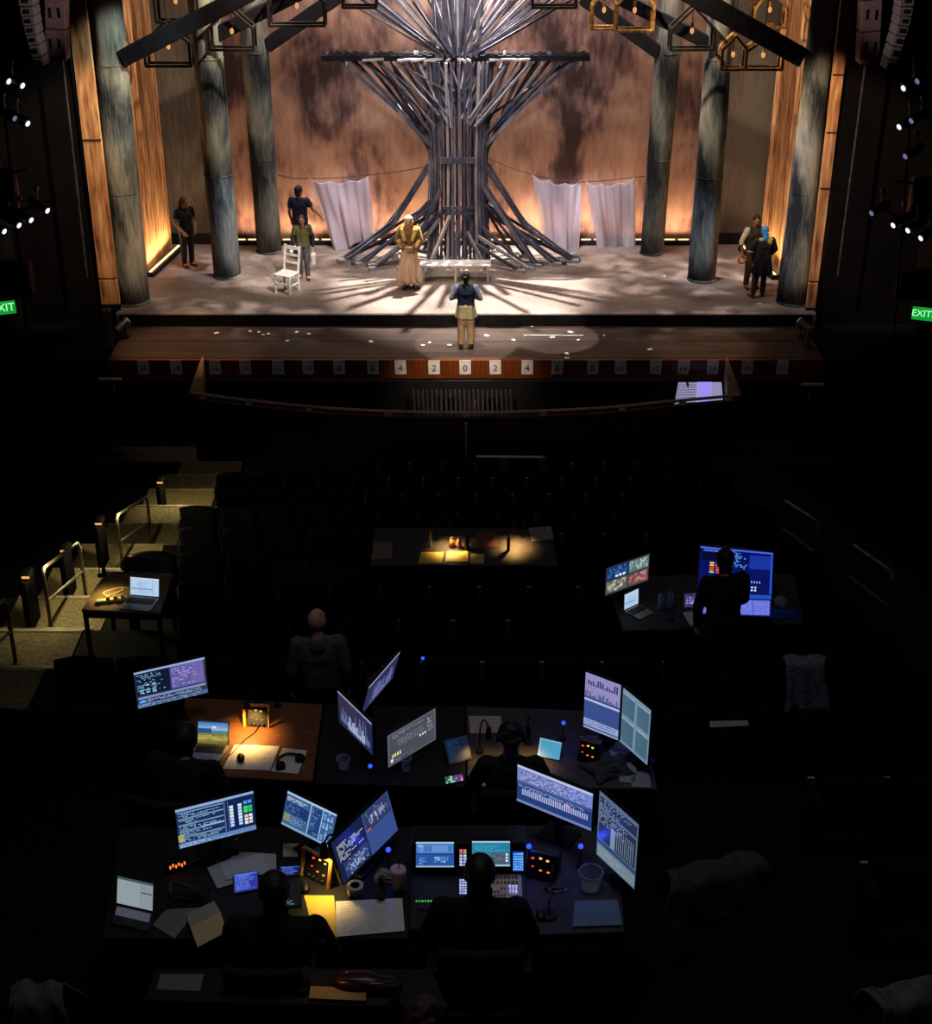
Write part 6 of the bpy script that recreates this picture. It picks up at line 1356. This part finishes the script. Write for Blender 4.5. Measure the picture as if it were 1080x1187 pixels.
# ---------------------------------------------------------------- coats and papers on the dark seat backs
def draped(name, label, cat, px, edge, sz, rz, mat, seed):
    """cloth thrown over the seat back of the row that ends at step EDGE"""
    yb = edge - PITCH + .24; c = AY(px[0], px[1], yb); c.z = floor_z(edge - .1) + .93; rows = []; rr = random.Random(seed); ph = [rr.uniform(0, 6) for _ in range(5)]; o = thing(name, label, cat, c, rz)
    for i in range(25):
        v = i / 24 * 2 - 1; row = []
        for j in range(29):
            u = j / 28 - .5; w_ = 1 + .14 * math.sin(3 * v + ph[1]); drop = max(0, abs(v) - .22) * sz[2] * 1.28 * (1 + .12 * math.sin(8 * u + ph[3]))
            y = math.copysign(min(abs(v), .22) / .22 * sz[1] * .5 + max(0, abs(v) - .22) * .12, v) + .018 * math.sin(15 * u + ph[2] + 2 * v) * min(1, abs(v) * 2)
            row.append(V((sz[0] * u * w_ + .02 * math.sin(5 * v + ph[0]), y, .012 * math.sin(12 * u + ph[4]) - drop + .02 * (1 - abs(v)))))
        rows.append(row)
    MB().grid(rows).build('cloth', mat, o, smooth=True, solid=.014)
    MB().tube([r_[3] + V((0, 0, .012)) for r_ in rows], .008, 6).build('seam', mat, o)
    return o
draped('draped_coat', 'pale speckled coat draped over a seat right of the blue console', 'coat', (936, 748), 12.92, (.42, .16, .5), 0, M('speckled pale cloth', C(124, 124, 136), C(70, 70, 80), 40, .9), 2)
draped('draped_jacket', 'long grey jacket slung over dark seats at lower right', 'jacket', (828, 1000), 8.48, (.66, .18, .26), .32, M('dim grey knit', C(58, 55, 56), C(42, 40, 42), 20, .9), 3)
draped('draped_scarf', 'grey-green scarf over a seat at the right edge of the picture', 'scarf', (1062, 1106), 7.0, (.42, .16, .22), .3, M('grey green cloth', C(90, 98, 86), C(70, 76, 66), 20), 4)
draped('draped_shawl', 'dim grey shawl over a seat at the lower left corner', 'shawl', (38, 1116), 7.0, (.32, .16, .24), 0, GREYJ, 5)
# ================================================================== crew seated and standing in the dark
SWEAT = M('dark sweatshirt', C(22, 20, 23), C(15, 14, 16), 14, .95); NAVYS = M('dark navy sweater', C(18, 19, 27), C(12, 13, 19), 14, .95)
def chair(label, x, y, rz=0):
    z = floor_z(y); o = thing('office_chair', label, 'chair', (x, y, z), rz)
    MB().box((0, 0, .44), (.48, .46, .07)).build('seat', BLACKC, o, bevel=.03)
    rows = [[V((lerp(-.23, .23, j / 8), -.25 - .03 * math.cos((j / 8 - .5) * 3) - .05 * i / 6, .56 + .46 * i / 6)) for j in range(9)] for i in range(7)]
    MB().grid(rows).build('backrest', BLACKC, o, smooth=True, solid=.05)
    MB().bar((0, -.2, .42), (0, -.27, .62), .06, .02).build('back_stem', PLASTIC, o); MB().cyl((0, 0, .08), (0, 0, .42), .03, n=10).build('gas_column', STEEL, o)
    for k in range(5):
        a = k * 1.2566; MB().bar((0, 0, .09), (.27 * math.cos(a), .27 * math.sin(a), .06), .045, .03).build('foot_spoke', PLASTIC, o)
        MB().ball((.27 * math.cos(a), .27 * math.sin(a), .03), .03, 8, 6).build('caster', PLASTIC, o)
    for s in (-1, 1): m = MB().bar((s * .27, -.05, .42), (s * .27, -.05, .64), .03, .04); m.box((s * .27, .02, .65), (.06, .26, .03)); m.build('armrest', PLASTIC, o)
def sitter(label, hx, hy, yh, lean, tz, turn=0, **kw):
    """place a seated person so the head lies on the given sight line at depth yh"""
    hp = AY(hx, hy, yh); fz = floor_z(yh - .12); sh = hp.z - fz
    st = sh - .79 + (1 - math.cos(lean)) * .7
    loc = (hp.x, yh - .685 * math.sin(lean) - .02, fz)
    return loc, st
def crew(label, hx, hy, yh, lean=.18, chair_label=None, rz=0, arms=None, H=1.75, **kw):
    loc, st = sitter(label, hx, hy, yh, lean, 0); st = max(.40, min(st, .62))
    r = person(label, loc, rz, H, collar=1.28, arms=arms, seat=st, lean=lean, hands=True, **kw)
    if chair_label: chair(chair_label, loc[0], loc[1] - .02, rz)
    return r
ARMF = {'L': ((-.30, .16, 1.13), (-.16, .42, 1.10), (.3, 1, 0), (0, 0, -1), .5), 'R': ((.30, .16, 1.13), (.16, .42, 1.10), (-.3, 1, 0), (0, 0, -1), .5)}
crew('person in dark sweater seated at the lighting console, seen from behind', 556, 1010, 6.42, .12, 'office chair of the console operator', arms=ARMF, shoulder=1.15, hair=HAIRD, head=(0, .1), wear=[('shirt', NAVYS, {}), ('trousers', BLACKC), ('shoes', BLACKC)])
crew('person in dark sweatshirt seated at the blue tablets, seen from behind', 318, 1034, 6.30, .15, 'office chair of the operator at the blue tablets', arms=ARMF, shoulder=1.2, head=(.15, .2), wear=[('shirt', SWEAT, {}), ('trousers', DEN), ('shoes', BLACKC)])
crew('person in black hunched over the landscape laptop on the second table', 206, 851, 8.95, .35, 'office chair at the left end of the second tables', arms=ARMF, shoulder=1.2, rz=-.25, wear=[('jacket', BLACKC, {}), ('trousers', BLACKC), ('shoes', BLACKC)])
crew('person with dark curly hair seated behind the wide lavender monitor', 592, 871, 8.95, .15, 'office chair in the middle of the second tables', arms=ARMF, hairstyle='curly', wear=[('shirt', BLACKC, {}), ('trousers', BLACKC), ('shoes', BLACKC), ('headset', PLASTIC)])
q = AY(368, 736, AF(368, 736, 1.25).y)
crew('bald person in pale grey sweater sitting alone among the middle seats', 368, 736, AF(368, 736, 1.2).y, 0, None, rz=.1, head=(-.5, -.1), hairstyle='bald', shoulder=1.0, wear=[('shirt', GREYJ, {}), ('trousers', DEN), ('shoes', BLACKC)])
c = AZ(846, 731, T3); zf_ = floor_z(13.15)
person('person standing in silhouette before the blue console', (AY(846, 655, 13.1).x - .03, 13.05, floor_z(13.05)), R(14), 1.78, lean=.10, shoulder=1.05,
       arms={'L': ((-.26, .04, 1.13), (-.24, .10, .88), (0, .2, -1), (1, 0, 0), .5), 'R': ((.25, .06, 1.14), (.2, .26, .98), (0, 1, -.3), (0, 0, -1), .4)}, wear=[('shirt', BLACKC, {}), ('trousers', BLACKC), ('shoes', BLACKC)])
crew('person at the bottom edge, only the crown of a curly head showing', 491, 1182, 4.92, .1, None, hairstyle='curly', hair=HAIRB, wear=[('shirt', NAVYS, {}), ('trousers', DEN), ('shoes', BLACKC)])
# lower shelf behind the near operators: notebook, pouch, white cup
zs = 5.55
sh = table('low dark shelf table behind the near operators at the bottom', [AZ(x_, y_, zs) for x_, y_ in ((165, 1160), (520, 1168), (500, 1122), (180, 1122))], zs, TABLEC)
paper('amber-lit notebook lying on the bottom shelf table', [(360, 1143), (424, 1146), (424, 1160), (358, 1157)], zs, C(150, 116, 66), 81, 3, name='notebook', cat='notebook', th=.02)
paper('dim grey folded sheet at the left of the bottom shelf table', [(186, 1129), (236, 1129), (232, 1149), (181, 1147)], zs, C(104, 96, 92), 82, 0)
o = thing('tumbler', 'white cylindrical tumbler on the bottom shelf table', 'cup', AZ(458, 1158, zs)); MB().lathe((0, 0, 0), [(.026, 0), (.03, .12), (.026, .12), (.024, .01)], 18).build('body', M('white enamel', C(196, 184, 170), rough=.4), o); MB().torus((0, 0, .12), .028, .003, 18, 6).build('rim', STEEL, o)
o = thing('maroon_pouch', 'glossy maroon pouch between notebook and white tumbler', 'pouch', AZ(428, 1146, zs))
blob('body', [('ball', V((-.06, .02, .035)), (.15, .07, .04)), ('ball', V((.06, .0, .03)), (.13, .06, .035))], M('maroon gloss', C(60, 20, 24), C(44, 14, 18), rough=.3), o, .012); MB().tube([(-.16, .0, .07), (0, -.03, .085), (.14, -.02, .06)], .004, 6).build('zip', STEEL, o)
littlite('gooseneck lamp lighting the notebook on the bottom shelf table', (350, 1150), (376, 1148), zs, .35, (1, .62, .25))
# whisper of light reaching the dark seats
# ================================================================== stage lighting
WARM = (1, .80, .60); NEUT = (1, .92, .84); LAV = (.86, .84, 1); AMB = (1, .60, .32)
def gobo(l, scale, lo, hi, seed=0):
    """break the beam up with a leaf-shaped template, as a stage lantern's gobo does"""
    d = l.data; d.use_nodes = True; nt = d.node_tree; em = next(n for n in nt.nodes if n.type == 'EMISSION')
    g = nt.nodes.new('ShaderNodeTexCoord'); mp = nt.nodes.new('ShaderNodeMapping'); mp.inputs['Location'].default_value = (seed, seed * 2, 0)
    n = nt.nodes.new('ShaderNodeTexNoise'); n.inputs['Scale'].default_value = scale; n.inputs['Detail'].default_value = 2; n.inputs['Distortion'].default_value = 1.2
    r = nt.nodes.new('ShaderNodeMapRange'); r.inputs['From Min'].default_value = lo; r.inputs['From Max'].default_value = hi
    L = nt.links.new; L(g.outputs['Normal'], mp.inputs['Vector']); L(mp.outputs['Vector'], n.inputs['Vector']); L(n.outputs['Fac'], r.inputs['Value']); L(r.outputs['Result'], em.inputs['Strength'])
# bright pool around the tree from above and behind
spot('tree top light', (TX + .2, 36.9, 10.5), (TX + .15, 34.4, 0), 27000, NEUT, 38, .55, .05)
spot('tree crown light', (TX, 33.0, 9.6), (TX, 35.9, 5.0), 900, LAV, 60, .6, .1)
spot('tree front light', (TX + .6, 30.4, 9.0), (TX, 35.6, 2.2), 520, LAV, 38, .7, .1)
# dappled washes on both halves of the floor
for s in (-1, 1):
    g = spot('dapple wash', (s * 4.2, 35.5, 10), (s * 4.7, 34.2, 0), 6500, NEUT, 40, .7, .12); gobo(g, 15, .44, .66, s * 3)
# front wash from above the apron
spot('front wash', (0, 30.3, 12.5), (0, 35.6, .8), 1750, (1, .88, .76), 80, .6, .3)
# backdrop wash
area('backdrop wash', (0, 34.4, 9.2), (0, 37.6, 3.2), 380, (1, .79, .66), 13, .5, 130)
# floor troughs throwing light up the back wall and wings
for a, b, p_ in ((272, 300, 16), (326, 536, 85), (538, 746, 85), (768, 800, 20)):
    x0, x1 = AY(a, 278, 37.3).x, AY(b, 278, 37.3).x
    area('trough uplight', ((x0 + x1) / 2, 37.22, .18), ((x0 + x1) / 2, 37.62, 1.3), p_, AMB, x1 - x0, .06, 150)
for s, pw in ((-1, 130), (1, 80)):
    l = area('wing uplight', (s * 7.52, 35.6, .2), (s * 7.82, 35.6, 1.6), pw * .36, (1, .66, .32), .06, 2.2, 150)
    l.rotation_euler = Euler((0, 0, 0)); d = Vector((s * .26, 0, 1)).normalized(); zz = -d; yy = Vector((-s * .14, 1, 0)); yy = (yy - zz * yy.dot(zz)).normalized(); xx = yy.cross(zz); l.rotation_euler = Matrix((xx, yy, zz)).transposed().to_euler()
    # side light raking the timber leg and the front column
    spot('portal light', (s * 3.5, 27.5, 8), (s * 8.2, 32.2, 3.2), 3000, (1, .68, .42), 34, .6, .1)
    spot('wing light', (s * 2.5, 31.8, 9), (s * 7.8, 35.2, 4.0), 1900, (1, .80, .58), 42, .6, .1)
# cool patches low on the columns
spot('column blue left', (-2.0, 30.5, 7.5), (-5.75, 34.6, 1.1), 2200, (.74, .78, 1), 14, .6, .06)
spot('column green left', (-3, 30.5, 9), (-7.8, 32.4, 5.0), 1800, (.86, .96, .84), 26, .7, .1)
spot('column blue right', (3, 30.5, 8), (7.6, 32.5, 2.4), 1100, (.55, .64, 1), 26, .7, .1)
spot('column white right', (2.0, 30.0, 8), (5.6, 34.3, .8), 2600, LAV, 13, .5, .06)
# performers' specials
p = AZ(475, 334, 0); spot('yellow special', (p.x - 3.2, p.y - 6, 8), (p.x, p.y, 1.3), 2000, (1, .88, .64), 13, .5, .05)
p = AZ(540, 400, -.3); spot('apron special', (p.x, p.y - 1.2, 9.5), (p.x, p.y + .05, -.3), 7500, NEUT, 13.5, .12, .05)
p = AZ(642, 391, -.3); spot('apron special right', (p.x, p.y - .2, 9.5), (p.x, p.y, -.3), 6000, NEUT, 12, .12, .05)
p = AZ(870, 330, 0); spot('couple special', (p.x - 2.5, p.y - 5, 7.5), (p.x, p.y, 1.3), 1300, (1, .74, .46), 14, .6, .05)
p = AZ(334, 332, 0); spot('chair special', (p.x + 3.0, p.y - 4.6, 6.5), (p.x, p.y, .6), 3800, NEUT, 15, .7, .06)
p = AY(540, 426, 29.8); spot('fascia light', (0, 27.0, 2.0), (p.x, 29.85, -.5), 640, (1, .80, .60), 56, 1.0, .05)
spot('outer card fill', (0, 12, 14), (0, 31.2, -.6), 430, (1, .92, .9), 46, .5, .2)  # added weak wash lifting the outer cards and pit rail
spot('right apron amber', (7.2, 31.0, 5), (5.3, 30.7, -.3), 700, (1, .66, .34), 26, .5, .08)
spot('left apron amber', (-7.2, 31.0, 5), (-6.2, 30.7, -.3), 800, (1, .58, .32), 40, .7, .08)

# added, unseen overhead fill lifting the tables and middle seats
area('fill light over tables', (0, 8.5, 14.5), (0, 8.8, 4), 34, (.92, .94, 1), 3, 3, 100)
area('fill light over middle seats', (0, 17, 12.5), (0, 16.5, 2), 8, (.9, .92, 1), 3, 3, 110)

for a, b in (((396, 240), SY), ((645, 245), SY), ((706, 245), SY)):
    q = AY(a[0], a[1], b); spot('sheet light', (q.x * .5, 31.5, 8.5), q, 3200, LAV, 15, .7, .05)

for s in (-1, 1): spot('speaker fill', (s * 3.5, 27.0, 7.0), (s * 9.4, 31.0, 7.2), 520, (1, .84, .86), 26, .7, .1)  # added fill that brightens the speakers at both sides
